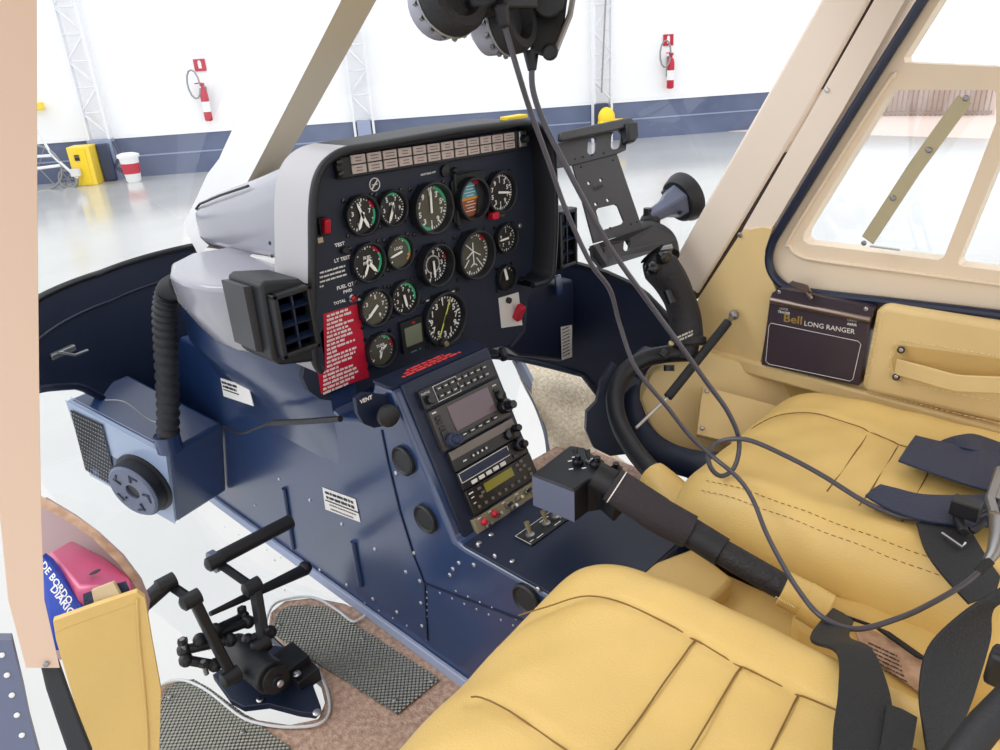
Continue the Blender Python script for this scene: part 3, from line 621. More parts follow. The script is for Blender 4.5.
b = MB().use('black').lathe(fc + B.n * .0, B.n, [(fr_ * 1.12, 0), (fr_ * 1.12, .004), (fr_ * 1.0, .006), (fr_, .028)], 36); fo = b.build('fan_ring', parent=hb)
b = MB().use('mount_grey').lathe(fc + B.n * .014, B.n, [(fr_ * .97, 0), (fr_ * .97, .016), (fr_ * .9, .02), (fr_ * .28, .018), (fr_ * .26, .006), (.0005, .006)], 36)
b.use('navy_dark')
for k in range(5):
    t_ = k * 1.257 + .4; dr = B.u * math.cos(t_) + B.v * math.sin(t_); pr = dr.cross(B.n)
    b.box(fc + dr * fr_ * .6 + B.n * .034, (fr_ * .3, fr_ * .07, .002), (dr, pr, B.n)); b.box(fc + dr * fr_ * .68 + pr * fr_ * .14 + B.n * .034, (fr_ * .07, fr_ * .3, .002), (dr, pr, B.n))
b.build('fan_cover', parent=fo)

# small hanging bits under the nose shell
b = MB().use('alu_dull'); b.tube(spline([P(105, 400, y=1.45), P(125, 402, y=1.43), P(150, 420, y=1.4), P(165, 423, y=1.38)], 6), .0012, 6); tag(b.build('control_cable'), 'thin loose cable above the heater box', 'cable')
b = MB().use('alu_dull'); b.box(P(63, 352, y=1.42), (.05, .012, .01), (_n(X + Y * .4), Y, Z)); b.tube([P(58, 352, y=1.41), P(75, 355, y=1.42), P(88, 350, y=1.43)], .003, 6); tag(b.build('latch_bracket', bevel=.002), 'small metal latch on the dark nose lining left of the hose', 'bracket')
# ================================================================== CENTRE PEDESTAL
ped = empty('center_pedestal', (.71, .9, 0), 'dark blue riveted pedestal carrying the sloping radio stack', 'pedestal')
XL, XR_ = .58, .832
prof = [(.435, 0), (.435, .285), (.665, .285), (.686, .288), (.79, .50), (.832, .503), (.865, .43), (.94, .41), (.975, .43), (1.5, .42), (1.66, .25), (1.66, 0)]
b = MB().use('navy').prism([V((XL, y_, z_)) for y_, z_ in prof], X * .198); b.prism([V((XL + .19, y_, z_)) for y_, z_ in ((.435, 0), (.435, .284), (.70, .284), (.70, 0))], X * (XR_ - XL - .19))
b.build('shell', parent=ped, bevel=.006, seg=3)
b = MB().use('navy'); R = []      # flared skirt below the cowling
for y_, k in ((.955, 0), (1.0, .6), (1.06, 1), (1.2, 1), (1.3, .8)):
    R.append([V((XL + .002, y_, .30)), V((XL - .012 * k, y_, .36)), V((XL - .045 * k, y_, .43)), V((XL - .075 * k, y_, .48)), V((XL - .075 * k, y_, .55)), V((XL + .03, y_, .575))])
b.grid(R); b.add(R[0] + [V((XL + .05, .955, .575)), V((XL + .05, .955, .30))], [list(range(8))]); b.build('skirt', parent=ped, ang=40)
b = MB().use('hline'); b.strip([V((XL + .001, 1.64, .012)), V((XL - .0, 1.2, .012)), V((XL, .8, .012)), V((XL, .44, .012))], Z * .022, .008, -X); b.build('foot_rail', parent=ped, bevel=.002)
# side face details
SF = Fr((XL, .9, .2), -Y, Z)
def sp(px, py, c=0): q = P(px, py, x=XL); q.x -= c; return q
RV = [(287, 521), (310, 500), (285, 590), (295, 555), (320, 570), (342, 524), (375, 549), (396, 473), (414, 553), (347, 585), (373, 599), (397, 612), (279, 479), (406, 572), (420, 581), (421, 603), (422, 626), (450, 575), (453, 569), (459, 563), (474, 565), (478, 545), (495, 556), (538, 589), (255, 505), (258, 530), (275, 560), (240, 515), (248, 540)]
many('screw', ped, RV, lambda b, w_: screw(b, sp(*w_), -X, .0036 if w_[0] > 300 else .003))
many('rivet', ped, [(427, 592 + k * 6) for k in range(9)] + [(440 + k * 12.2, 593 + k * 5.4) for k in range(8)] + [(456 + k * 12, 591 + k * 5.6) for k in range(8)] + [(225 + k * 14, 527 + k * 7.6) for k in range(14)], lambda b, w_: screw(b, sp(*w_), -X, .0019))
b = MB().use('navy_dark'); b.strip([sp(382, 430), sp(388, 460), sp(400, 510), (sp(414, 555))], V((0, .003, 0)), .002, -X); b.strip([sp(414, 555), sp(425, 583), sp(470, 600), sp(545, 628)], V((0, 0, .003)), .002, -X); b.strip([sp(425, 583), sp(428, 640)], V((0, .003, 0)), .002, -X)
b.build('panel_joint', parent=ped)
for w0, w1 in (((285, 488), (294, 548)), ((354, 541), (362, 585))):
    b = MB().use('navy'); b.tube([sp(*w0, .001), sp(*w1, .001)], .006, 10, flat=1); b.build('stiffener', parent=ped)
for w_ in ((405, 460), (427, 518), (528, 598)):
    b = MB().use('black').lathe(sp(*w_), -X, [(.0235, 0), (.0235, .006), (.021, .008), (.0175, .005)], 28); g = b.build('vent_ring', parent=ped); b = MB().use('mount').lathe(sp(*w_), -X, [(.0175, 0), (.0175, .003), (.0005, .003)], 24); b.build('vent_screen', parent=g)
def decal(par, quad, sx, name='label_plate'):
    b = MB().use('label'); b.prism([sp(*w_, .0008 + sx) for w_ in quad], -X * .0006); T0 = sp(*quad[0], .0016 + sx); u_ = (sp(*quad[1], .0016 + sx) - T0); v_ = (T0 - sp(*quad[3], .0016 + sx)); T = Fr(T0, u_, v_); b.use('ink'); w_, h_ = u_.length, v_.length
    if T.n.x > 0: T.n = -T.n
    for k, f_ in enumerate((.16, .36)): scribble(b, T, w_ * .06, -h_ * f_, w_ * .84, h_ * .12, 7 + k)
    b.box(T(w_ / 2, -h_ * .52, .0004), (w_, h_ * .05, .0004), T.ax()); b.use('radio_grey')
    for k, f_ in enumerate((.66, .84)): scribble(b, T, w_ * .1, -h_ * f_, w_ * (.7 if k else .8), h_ * .06, 17 + k)
    b.build(name, parent=par, smooth=False)
decal(ped, ((323, 487), (356, 499), (361, 522), (326, 509)), 0)
b = MB(); 
qd = [P(*w_, x=.545) for w_ in ((221, 378), (249, 387), (254, 406), (224, 396))]; b.use('label').prism(qd, -X * .001); T = Fr(qd[0] - X * .0012, qd[1] - qd[0], qd[0] - qd[3]); T.n = -X; b.use('ink'); scribble(b, T, .003, -.007, .055, .005, 3); scribble(b, T, .003, -.015, .05, .005, 4); b.box(T(.03, -.022, .0003), (.06, .002, .0004), T.ax()); b.build('label_plate', parent=ped, smooth=False)
b = MB().use('black'); b.tube(spline([sp(237, 420, .03), sp(262, 424, .045), sp(280, 418, .05), sp(300, 411, .055), sp(330, 410, .05), sp(362, 409, .04)], 6), lambda t: .0025 if t < .6 else .005, 8); b.build('control_rod', parent=ped)
# radio stack
K = Fr((XL, .79, .50), X, V((0, .105, .215)))
b = MB().use('navy_dark'); b.box(K(.104, -.12, .001), (.178, .245, .008), K.ax()); b.build('rack_frame', parent=ped, bevel=.003)
b = MB().use('navy_dark'); b.box((.679, .812, .503), (.198, .042, .004)); b.use('redtext')
for k in range(3): scribble(b, Fr((.612 + .010 * k, .8045 + k * .007, .5052), X, Y), 0, 0, .118 - .022 * k, .0055, 70 + k)
b.build('top_plate', parent=ped, smooth=False)
def radio(name, u0, u1, v0, v1, key='radio_dark', dep=.012):
    b = MB().use(key); b.box(K((u0 + u1) / 2, (v0 + v1) / 2, .002 + dep / 2), (u1 - u0, v0 - v1, dep), K.ax()); return b.build(name, parent=ped, bevel=.0012)
def kb(par, name, u_, v_, w_, h_, key, d_=.003, c=.014, bev=.0006): b = MB().use(key); b.box(K(u_, v_, c + d_ / 2), (w_, h_, d_), K.ax()); return b.build(name, parent=par, bevel=bev)
def kn(par, u_, v_, r_, h_, key='black_gloss', c=.014, r2=None): 
    b = MB().use(key).lathe(K(u_, v_, c), K.n, [(r_, 0), (r_ * .95, h_ * .9), (r_ * .8, h_), (.0003, h_)], 18)
    if r2: b.lathe(K(u_, v_, c), K.n, [(r2, h_), (r2 * .9, h_ * 2), (.0003, h_ * 2)], 14)
    return b.build('knob', parent=par)
r1 = radio('audio_panel', .032, .181, -.0155, -.0445)
for i in range(8):
    for j in range(2):
        g = kb(r1, 'button', .066 + i * .0136, -.0235 - j * .0115, .010, .0065, 'radio', .003)
q = MB().use('label')
for a0, b0, w_, h_ in ((.0805, -.0175, .046, .0006), (.0805, -.0415, .046, .0006), (.058, -.0295, .0006, .024), (.104, -.0295, .0006, .024)): q.box(K(a0, b0, .0143), (w_, h_, .0004), K.ax())
for i in range(8):
    for j in range(2): q.box(K(.066 + i * .0136, -.0235 - j * .0115, .0173), (.005, .0012, .0003), K.ax())
q.text('PHONE', K(.042, -.022, .0142), K.u, K.v, .005, .0002); q.build('lettering', parent=r1, smooth=False); kn(r1, .044, -.033, .007, .008)
r2_ = radio('navigation_display', .035, .181, -.048, -.111, 'radio')
kb(r2_, 'screen', .111, -.073, .086, .040, 'screen', .0012)
for i in range(5): g = kb(r2_, 'button', .078 + i * .0165, -.1015, .012, .006, 'radio_dark'); 
q = MB().use('label'); [q.box(K(.078 + i * .0165, -.1015, .0174), (.006, .0014, .0003), K.ax()) for i in range(5)]; q.box(K(.043, -.053, .0143), (.008, .002, .0003), K.ax()); q.box(K(.168, -.056, .0143), (.008, .0016, .0003), K.ax()); q.build('lettering', parent=r2_, smooth=False)
for v_ in (-.062, -.069, -.078): kb(r2_, 'button', .0455, v_, .009, .005, 'radio_dark')
kb(r2_, 'button', .0455, -.089, .01, .014, 'radio_dark')
kn(r2_, .053, -.101, .0115, .012, 'belt', r2=.007); kn(r2_, .168, -.092, .012, .014, 'black_gloss', r2=.007); kn(r2_, .17, -.074, .009, .008)
for v_ in (-.064,): kb(r2_, 'button', .167, v_, .01, .005, 'radio_dark')
r3 = radio('transponder', .04, .182, -.1145, -.1465, 'radio_dark'); kb(r3, 'cover_strip', .108, -.1215, .136, .013, 'radio_grey', .0015)
for i in range(4): kb(r3, 'button', .078 + i * .0092, -.136, .005, .005, 'radio'); 
q = MB().use('label'); q.box(K(.062, -.137, .0143), (.007, .0018, .0003), K.ax()); [q.box(K(.078 + i * .0092, -.136, .0174), (.003, .003, .0003), K.ax()) for i in range(4)]; q.build('lettering', parent=r3, smooth=False); kn(r3, .172, -.131, .006, .016); kn(r3, .158, -.135, .009, .006)
r4 = radio('flight_radio', .04, .182, -.148, -.1765, 'radio_dark')
q = MB().use('label')
for a0, b0, w_, h_ in ((.094, -.150, .104, .0009), (.094, -.1645, .104, .0009), (.042, -.1572, .0009, .0145), (.146, -.1535, .0009, .007)): q.box(K(a0, b0, .0143), (w_, h_, .0004), K.ax())
q.build('lettering', parent=r4, smooth=False)
kb(r4, 'display', .092, -.1572, .098, .0125, 'belt', .0004)
for i in range(5): kb(r4, 'button', .063 + i * .0155, -.171, .0105, .0055, 'label')
kn(r4, .168, -.157, .011, .01, r2=.006); kb(r4, 'button', .154, -.170, .008, .006, 'radio')
r5 = radio('comm_radio', .041, .185, -.178, -.2165, 'radio_dark')
kb(r5, 'display', .108, -.189, .062, .014, 'lcdy', .0008)
q = MB().use('label'); q.box(K(.050, -.184, .0143), (.009, .002, .0003), K.ax()); q.box(K(.050, -.191, .0143), (.006, .0016, .0003), K.ax()); q.box(K(.050, -.200, .0143), (.005, .0016, .0003), K.ax()); q.build('lettering', parent=r5, smooth=False)
for i in range(9): kb(r5, 'button', .054 + i * .0145, -.208, .0045, .0045, 'radio_grey')
for u_, v_ in ((.150, -.184), (.160, -.182), (.153, -.193), (.163, -.191), (.17, -.2), (.066, -.184), (.064, -.196), (.070, -.192)): kb(r5, 'button', u_, v_, .006, .004, 'radio_grey')
r6 = radio('switch_plate', .036, .171, -.221, -.2575, 'switchplate', .010)
def toggle(par, F_, u_, v_, key='alu', c=.012, s=1):
    b = MB().use('alu_dull').lathe(F_(u_, v_, c), F_.n, [(.0045 * s, 0), (.0045 * s, .003), (.002 * s, .004)], 12); b.use(key); b.tube([F_(u_, v_, c + .003), F_(u_, v_ + .004 * s, c + .014 * s)], lambda t: (.0016 + .0012 * t) * s, 8); b.build('toggle_switch', parent=par)
def rk(u_, v_): b = MB().use('red'); b.ball(K(u_, v_, .018), .0055, 10); b.build('guard', parent=r6)
rk(.050, -.231); toggle(r6, K, .056, -.240); rk(.073, -.229); toggle(r6, K, .080, -.235); toggle(r6, K, .104, -.231, 'black'); toggle(r6, K, .112, -.238); toggle(r6, K, .128, -.232, 'brass'); toggle(r6, K, .150, -.229, 'black'); toggle(r6, K, .162, -.233)
q = MB().use('white')
for i, (u_, v_) in enumerate(((.045, -.249), (.070, -.248), (.095, -.246), (.125, -.246), (.150, -.244))): 
    for k in range(3): q.box(K(u_ + .003, v_ - k * .003, .0122), (.012 - .003 * (k % 2), .0012, .0003), K.ax())
for u_ in (.048, .070, .100, .130): q.box(K(u_, -.224, .0122), (.006, .0014, .0003), K.ax())
q.build('lettering', parent=r6, smooth=False)
# low console top
b = MB().use('navy_dark'); b.box((.706, .554, .2865), (.246, .235, .004)); b.build('top_cover', parent=ped, bevel=.001)
U = Fr((.685, .607, .289), X, Y)
b = MB().use('black'); b.box(U(0, 0, .001), (.088, .034, .002), U.ax()); b.use('label')
for a0, b0, w_, h_ in ((0, .0155, .086, .0008), (-.043, 0, .0008, .03), (-.02, -.012, .014, .0014), (.02, -.012, .014, .0014), (.015, .010, .02, .0014), (.037, -.006, .01, .0014), (-.036, -.010, .008, .0012)): b.box(U(a0, b0, .0022), (w_, h_, .0003), U.ax())
us = b.build('toggle_plate', parent=ped, bevel=.0004)
for u_ in (-.028, .008, .03): toggle(us, U, u_, 0, 'brass', .002, 1.5)
for x_, y_ in ((.60, .655), (.625, .655), (.60, .59), (.60, .50), (.82, .6)): b = MB(); screw(b, (x_, y_, .288), Z, .004); b.build('screw', parent=ped)
# knobs pulled from the pedestal
vk = empty('vent_knob', P(375, 405, y=.80), 'black round vent knob on a hanging tab lettered VENT', 'knob')
b = MB().use('navy_dark').prism([P(*w_, y=.80) for w_ in ((356, 399), (365, 393), (392, 396), (391, 412), (384, 426), (374, 428), (364, 424), (358, 414))], Y * .008); b.use('label').text('VENT', P(366, 399.5, y=.799), X, Z, .0085, .0004, bold=.03); b.build('tab', parent=vk, bevel=.002)
b = MB().use('black').lathe(P(381, 411, y=.80), (-.25, -1, .1), [(.005, 0), (.005, .015), (.013, .017), (.0165, .023), (.0155, .030), (.008, .033), (.0005, .033)], 24); b.build('pull_knob', parent=vk)
vk = empty('vent_knob', P(505, 355, y=.83), 'small black knob on a short stem by the top corner of the radio stack', 'knob')
b = MB().use('black').tube([P(484, 357, y=.86), P(499, 355, y=.84)], .004, 8); b.build('stem', parent=vk)
b = MB().use('black').lathe(P(499, 355, y=.84), (.9, -.4, .0), [(.009, 0), (.0125, .004), (.0125, .010), (.008, .014), (.0005, .014)], 16); b.use('alu').lathe(P(499, 355, y=.84), (.9, -.4, 0), [(.004, .014), (.003, .016), (.0005, .016)], 8); b.build('pull_knob', parent=vk)
#, V((.835, .97, .512)), V((.95, .97, .512)), V((.86, .84, .508))], Z * .003)
# dark box under the far end of the panel
bx = empty('duct_box', (1.18, 1.05, .3), 'dark navy box with a small paper label under the far end of the panel', 'box')
b = MB().use('navy_dark'); b.prism([P(*w_, y=1.0) for w_ in ((526, 285), (574, 279), (575, 300), (574, 357), (562, 362), (520, 357), (509, 348), (524, 330))], Y * .10); b.build('case', parent=bx, bevel=.008, seg=3)
b = MB().use('label'); q4 = [P(*w_, y=.995) for w_ in ((561, 327), (572, 325), (572, 357), (562, 360))]; b.prism(q4, Y * .001); b.use('radio_grey'); T = Fr(q4[0], X, Z)
for k in range(9): scribble(b, T, .004, -.008 - k * .008, .024, .0035, k, .0006)
b.build('label_plate', parent=bx, smooth=False)
b = MB().use('navy'); b.strip([P(556, 275, y=.995), P(558, 285, y=.99), P(558, 295, y=.99)], X * .02, .006, -Y); b.build('latch', parent=bx, bevel=.002)
# ================================================================== FLOOR FITTINGS AND PEDALS
def flat(key, pts, z, th=.003): b = MB().use(key); b.prism([P(*w_, z=z) for w_ in pts], Z * th); return b
for k, (pts, lab) in enumerate(((((276, 617), (283, 609), (296, 606), (324, 607), (338, 614), (440, 680), (397, 715), (271, 634)), 'ribbed metal heel plate beside the riveted pedestal'), (((160, 704), (166, 690), (178, 682), (194, 680), (210, 689), (290, 748), (300, 770), (160, 770)), 'ribbed metal heel plate in front of the tan leather pocket'))):
    b = flat('heelrib', pts, .002, .0025); o_ = b.build('heel_plate', bevel=.0006, smooth=False); tag(o_, lab, 'heel plate', 'heel plates on the carpet')
    many('screw', o_, ((279, 625), (363, 638), (432, 681), (395, 700)) if k == 0 else ((170, 697), (243, 732)), lambda b, w_: screw(b, P(*w_, z=.0045), Z, .004, 'alu_dull'))
for k, pts in enumerate((((266, 634), (267, 618), (276, 603), (300, 597), (318, 599), (337, 610), (352, 621), (360, 619), (370, 613), (384, 617), (430, 644), (490, 681), (530, 706)), ((316, 665), (327, 690), (329, 712), (318, 724), (290, 727), (262, 724), (240, 716), (212, 694), (195, 684), (180, 680), (164, 684), (155, 695)))):
    b = MB().use('white_band'); b.tube(spline([P(*w_, z=.006) for w_ in pts], 6), .0024, 8); o_ = b.build('clear_edging'); tag(o_, ('clear edging strip following the carpet along the pedestal foot', 'clear edging strip curling round the pedal base plate')[k], 'edging', 'clear edging strips on the carpet')
pd = empty('rudder_pedals', P(260, 690, z=0), 'black rudder pedal assembly with linkages bolted to the cabin floor', 'pedals')
b = MB().use('navy_dark'); b.prism([P(*w_, z=.004) for w_ in ((214, 680), (262, 648), (300, 655), (312, 664), (314, 690), (322, 712), (316, 719), (300, 717), (270, 709), (245, 712), (232, 705))], Z * .012)
screw(b, P(317, 713, z=.017), Z, .007, 'alu'); screw(b, P(260, 700, z=.017), Z, .006); b.build('base_plate', parent=pd, bevel=.003)
b = MB().use('black'); b.tube([P(234, 648, y=1.0), P(272, 678, y=.88)], .026, 24); b.build('cylinder', parent=pd, bevel=.003)
b = MB().use('black'); c = P(276, 680, y=.875); ax_ = (P(272, 678, y=.88) - P(234, 648, y=1.0)).normalized(); b.lathe(c - ax_ * .004, ax_, [(.022, 0), (.022, .006), (.01, .008), (.01, .014), (.0005, .014)], 20); screw(b, c + ax_ * .012, ax_, .006); b.build('end_cap', parent=pd)
b = MB().use('black'); b.box(P(287, 668, z=.03), (.06, .05, .04)); b.box(P(300, 672, z=.02), (.04, .06, .025)); screw(b, P(297, 674, z=.04), Z, .007); b.build('bracket', parent=pd, bevel=.004)
b = MB().use('black'); b.tube([P(214, 561, y=1.05), P(291, 521, y=1.05)], .0125, 18); b.build('foot_bar', parent=pd)
b = MB().use('mount_grey').lathe(P(215, 561, y=1.05), -X, [(.019, -.004), (.019, .006), (.014, .008), (.0005, .008)], 20); b.build('end_cap', parent=pd)
b = MB().use('black'); b.tube([P(166, 584, y=1.0), P(140, 607, y=1.0), P(120, 618, y=1.0)], .0125, 16); b.build('foot_bar', parent=pd)
b = MB().use('black'); b.tube([P(210, 614, y=.99), P(306, 569, y=1.02)], lambda t: .004 + .007 * min(1, max(0, t - .1) * 1.6), 12); b.ball(P(305, 568, y=1.02), .0125, 10); b.build('cross_rod', parent=pd)
for pts, w_ in (([(216, 561, 1.05), (252, 586, .99), (262, 646, .95)], .02), ([(168, 583, 1.01), (192, 599, .97), (212, 640, .95), (232, 678, .93)], .018)):
    b = MB().use('black'); q = [P(a_, c_, y=y_) for a_, c_, y_ in pts]; b.strip(q, V((.012, 0, 0)) * 1.3, w_, Y * -1); b.build('pedal_arm', parent=pd, bevel=.003)
for w_, y_ in (((167, 583), 1.0), ((192, 599), .96), ((232, 676), .92), ((262, 645), .94), ((216, 561), 1.04), ((253, 586), .98)):
    b = MB().use('black').lathe(P(*w_, y=y_) + X * .012, -X, [(.012, 0), (.012, .026), (.006, .03), (.0005, .03)], 14); b.build('pivot', parent=pd)
for a0, a1 in ((((184, 650), .98), ((230, 640), .96)), (((243, 617), 1.0), ((215, 630), .97)), (((186, 660), .97), ((215, 665), .95)), (((248, 640), .97), ((270, 632), .95)), (((200, 640), .97), ((248, 622), .98))):
    b = MB().use('black'); b.tube([P(*a0[0], y=a0[1]), P(*a1[0], y=a1[1])], .0075, 10); b.ball(P(*a0[0], y=a0[1]), .011, 10); b.ball(P(*a1[0], y=a1[1]), .011, 10); b.build('link', parent=pd)
for w_, y_ in (((184, 646), .975), ((243, 614), .99), ((205, 668), .945), ((268, 635), .945)): b = MB(); b.use('alu_dull').cyl(P(*w_, y=y_) - Z * .012, P(*w_, y=y_) + Z * .014, .004, 8); b.use('black').cyl(P(*w_, y=y_) + Z * .006, P(*w_, y=y_) + Z * .012, .008, 6); b.build('bolt', parent=pd)
# ================================================================== STARBOARD FOOTWELL
b = MB().use('rug')
Rg = [[(513, 354, 'y', 1.22), (545, 357, 'y', 1.19), (575, 361, 'y', 1.12), (596, 364, 'y', 1.06), (607, 371, 'y', 1.03)],
      [(522, 378, 'y', 1.17), (548, 382, 'y', 1.13), (575, 385, 'y', 1.07), (596, 388, 'y', 1.03), (607, 388, 'y', 1.0)],
      [(537, 408, 'y', 1.12), (555, 410, 'y', 1.09), (575, 410, 'y', 1.05), (590, 410, 'y', 1.02), (599, 407, 'y', 1.0)],
      [(548, 440, 'y', 1.09), (562, 438, 'y', 1.05), (577, 434, 'y', 1.02), (587, 430, 'y', 1.0), (592, 428, 'y', .99)],
      [(552, 470, 'y', 1.06), (568, 465, 'y', 1.02), (585, 458, 'y', .98), (605, 458, 'y', .95), (625, 462, 'y', .92)],
      [(550, 500, 'y', 1.0), (575, 490, 'y', .97), (600, 484, 'y', .93), (625, 478, 'y', .9), (655, 474, 'y', .86)]]
G = [[P(a_, c_, y=v_) for a_, c_, _, v_ in row] for row in Rg]
G = [spline(r_, 6) for r_ in G]; G = [list(c_) for c_ in zip(*[spline(list(col), 6) for col in zip(*G)])]
b.grid(G); b.grid([[q + V((.01, .015, -.012)) for q in r_] for r_ in G]); b.use('leather_trim').tube([q for q in G[0]] , .006, 8)
b.tube([r_[-1] for r_ in G[:14]], .006, 8)
tag(b.build('sheepskin_rug', ang=70), 'cream fleecy rug sloping up in the far footwell', 'rug')
b = MB().use('navy_dark'); 
b.prism([D(*w_, 1.42) for w_ in ((612, 362), (601, 382), (597, 402), (587, 412), (586, 430), (594, 448), (610, 456), (628, 454), (640, 440), (640, 380))], V((.02, .02, -.01)))
cp = spline([D(652, 352, 1.47), D(634, 370, 1.45), D(627, 395, 1.43), (D(632, 420, 1.41)), D(648, 443, 1.39), D(672, 458, 1.37), D(705, 466, 1.33), D(745, 466, 1.3)], 6)
b.use('navy_dark').tube(cp, .026, 16, flat=.45); tag(b.build('footwell_shroud', ang=60), 'dark navy curved shroud rounding the far footwell corner', 'shroud')
b = MB().use('leather_trim'); b.prism([D(*w_, 1.46) for w_ in ((652, 372), (690, 350), (720, 358), (800, 372), (830, 400), (800, 440), (745, 470), (700, 470), (668, 450), (650, 425), (640, 398))], V((.02, .02, 0))); b.build
tag(b.build('side_lining', bevel=.004), 'flat tan leather lining behind the cyclic stick', 'lining')
b = MB().use('leather_trim'); q4 = [D(*w_, dd_) for w_, dd_ in (((703, 386), 1.42), ((785, 408), 1.41), ((780, 455), 1.36), ((697, 434), 1.39))]; b.prism(q4, V((.005, .005, -.01)))
for w_ in ((707, 391, 1.412), (702, 428, 1.388)): screw(b, D(*w_), (q4[1] - q4[0]).cross(q4[0] - q4[3]).normalized(), .005, 'alu')
b.use('thread')
for k in range(14): p = q4[3].lerp(q4[2], (k + .5) / 14) + Z * .002; b.tube([p, p + (q4[2] - q4[3]).normalized() * .004], .0007, 4)
tag(b.build('side_box_cover', bevel=.004), 'small tan leather cover with two screws beside the far seat front', 'cover')
# cyclic stick
cy = empty('cyclic_stick', D(660, 485, 1.2), 'black curved cyclic stick with a pistol grip in front of the far seat', 'control stick')
b = MB().use('black'); b.tube(spline([D(664, 488, 1.20), D(652, 472, 1.23), D(634, 450, 1.28), D(620, 425, 1.33), D(615, 400, 1.37), D(622, 376, 1.40), D(642, 360, 1.41), D(668, 354, 1.41), D(690, 353, 1.41)], 7), .0165, 18); b.build('stick', parent=cy)
gp = [D(686, 358, 1.41), D(686, 345, 1.41), D(687, 338, 1.41), D(685, 318, 1.41), D(679, 298, 1.40), D(670, 280, 1.39), D(661, 268, 1.38), D(655, 258, 1.37), D(652, 254, 1.37)]
rr = [.022, .024, .030, .030, .029, .032, .034, .026, .004]; sp_ = spline(gp, 4)
b = MB().use('grip'); b.tube(sp_, lambda t: rr[min(int(t * 8), 7)] + (rr[min(int(t * 8) + 1, 8)] - rr[min(int(t * 8), 7)]) * (t * 8 - int(t * 8)), 20); g = b.build('pistol_grip', parent=cy, ang=70)
b = MB().use('black_gloss'); c = D(664, 257, 1.35); b.box(c, (.03, .018, .022)); b.ball(D(652, 268, 1.34), .013, 10); b.build('trim_switch', parent=g, bevel=.005)
b = MB().use('black_gloss'); b.tube([D(667, 290, 1.36), D(672, 303, 1.36)], .008, 10); b.build('trigger', parent=g)
b = MB().use('grip'); b.lathe(D(688, 344, 1.41), (D(687, 330, 1.41) - D(688, 344, 1.41)).normalized(), [(.031, -.004), (.034, .0), (.034, .010), (.030, .013)], 20); b.build('collar', parent=g)
b = MB().use('label'); T = Fr(D(676, 340, 1.365), X * .95 - Y * .3 + Z * .12, Z)
for k in range(2): scribble(b, T, 0, .004 - k * .007, .04, .0045, k)
b.build('lettering', parent=g, smooth=False)
b = MB().use('black'); b.cyl(D(662, 356, 1.38), D(666, 350, 1.38), .009, 10); b.use('brass').ball(D(671, 344, 1.375), .006, 8); b.use('black').cyl(D(669, 365, 1.4), D(669, 371, 1.4), .01, 8); b.build('clamp_bolt', parent=cy)
b = MB().use('leather'); b.tube(spline([D(684, 512, 1.17), D(672, 497, 1.185), D(661, 484, 1.2), D(652, 474, 1.215)], 5), lambda t: .036 - .012 * t, 14); b.use('thread').tube([p for p in [D(646, 482, 1.19), D(655, 473, 1.19), D(663, 465, 1.2)]], .0012, 5); b.build('boot', parent=cy, ang=60)
# door stay strut
t = empty('gas_strut', P(733, 316, x=1.26), 'black and silver gas strut running down from the side panel to the stick', 'strut')
b = MB().use('rubber'); s0, s1 = D(728, 322, 1.40), D(668, 397, 1.36); b.tube([s0, s1], .0085, 12); b.build('strut_body', parent=t)
b = MB().use('alu'); b.tube([s1, D(636, 428, 1.33)], .003, 8); b.build('piston_rod', parent=t)
b = MB().use('alu_dull'); b.tube([s0, P(733, 316, x=1.262)], .005, 8); b.ball(P(734, 315, x=1.262), .0095, 12); b.build('ball_end', parent=t)
# ================================================================== TABLET HOLDER
th = empty('tablet_holder', D(645, 225, 1.42), 'black slotted metal tablet holder on a suction mount by the windscreen', 'holder')
TH = Fr(D(600, 185, 1.36), D(617, 154, 1.38) - D(573, 165, 1.33), D(593, 120, 1.36) - D(620, 240, 1.36))
def slot(cx, cy, w_, h_, rot=.22):
    pts = []
    for a_ in range(0, 181, 30): pts.append((w_ / 2 * math.cos(math.radians(a_)), h_ / 2 - w_ / 2 + w_ / 2 * math.sin(math.radians(a_))))
    for a_ in range(180, 361, 30): pts.append((w_ / 2 * math.cos(math.radians(a_)), -h_ / 2 + w_ / 2 + w_ / 2 * math.sin(math.radians(a_))))
    return [TH.px(cx + x_ * math.cos(rot) + y_ * math.sin(rot) * -1 * -1 * .3, cy - y_ - x_ * math.sin(rot)) for x_, y_ in pts]
b = MB().use('mount'); outer = [TH.px(*w_) for w_ in ((557, 144), (628, 124), (626, 150), (617, 154), (643, 230), (594, 243), (573, 165), (557, 168))]
holes = [slot(592, 146, 9, 17), slot(616, 140, 10, 19), [TH.px(*w_) for w_ in ((596, 211), (598, 208), (615, 204), (618, 206), (624, 221), (622, 224), (603, 230), (601, 228))]]
for w_ in ((589, 183), (601, 180), (596, 204), (608, 200)): holes.append([TH.px(w_[0] + 1.7 * math.cos(k * PI / 4), w_[1] + 2 * math.sin(k * PI / 4)) for k in range(8)])
b.plate(outer, holes, -TH.n * .004); b.build('back_plate', parent=th, smooth=False)
b = MB().use('mount'); b.prism([TH.px(*w_) for w_ in ((557, 134), (627, 119), (632, 124), (630, 129), (560, 143), (557, 142))], TH.n * .012); b.build('top_lip', parent=th, bevel=.003)
b = MB().use('black'); b.prism([TH.px(*w_) for w_ in ((620, 126), (632, 125), (633, 140), (629, 145), (622, 146))], TH.n * .02); b.build('corner_pad', parent=th, bevel=.004)
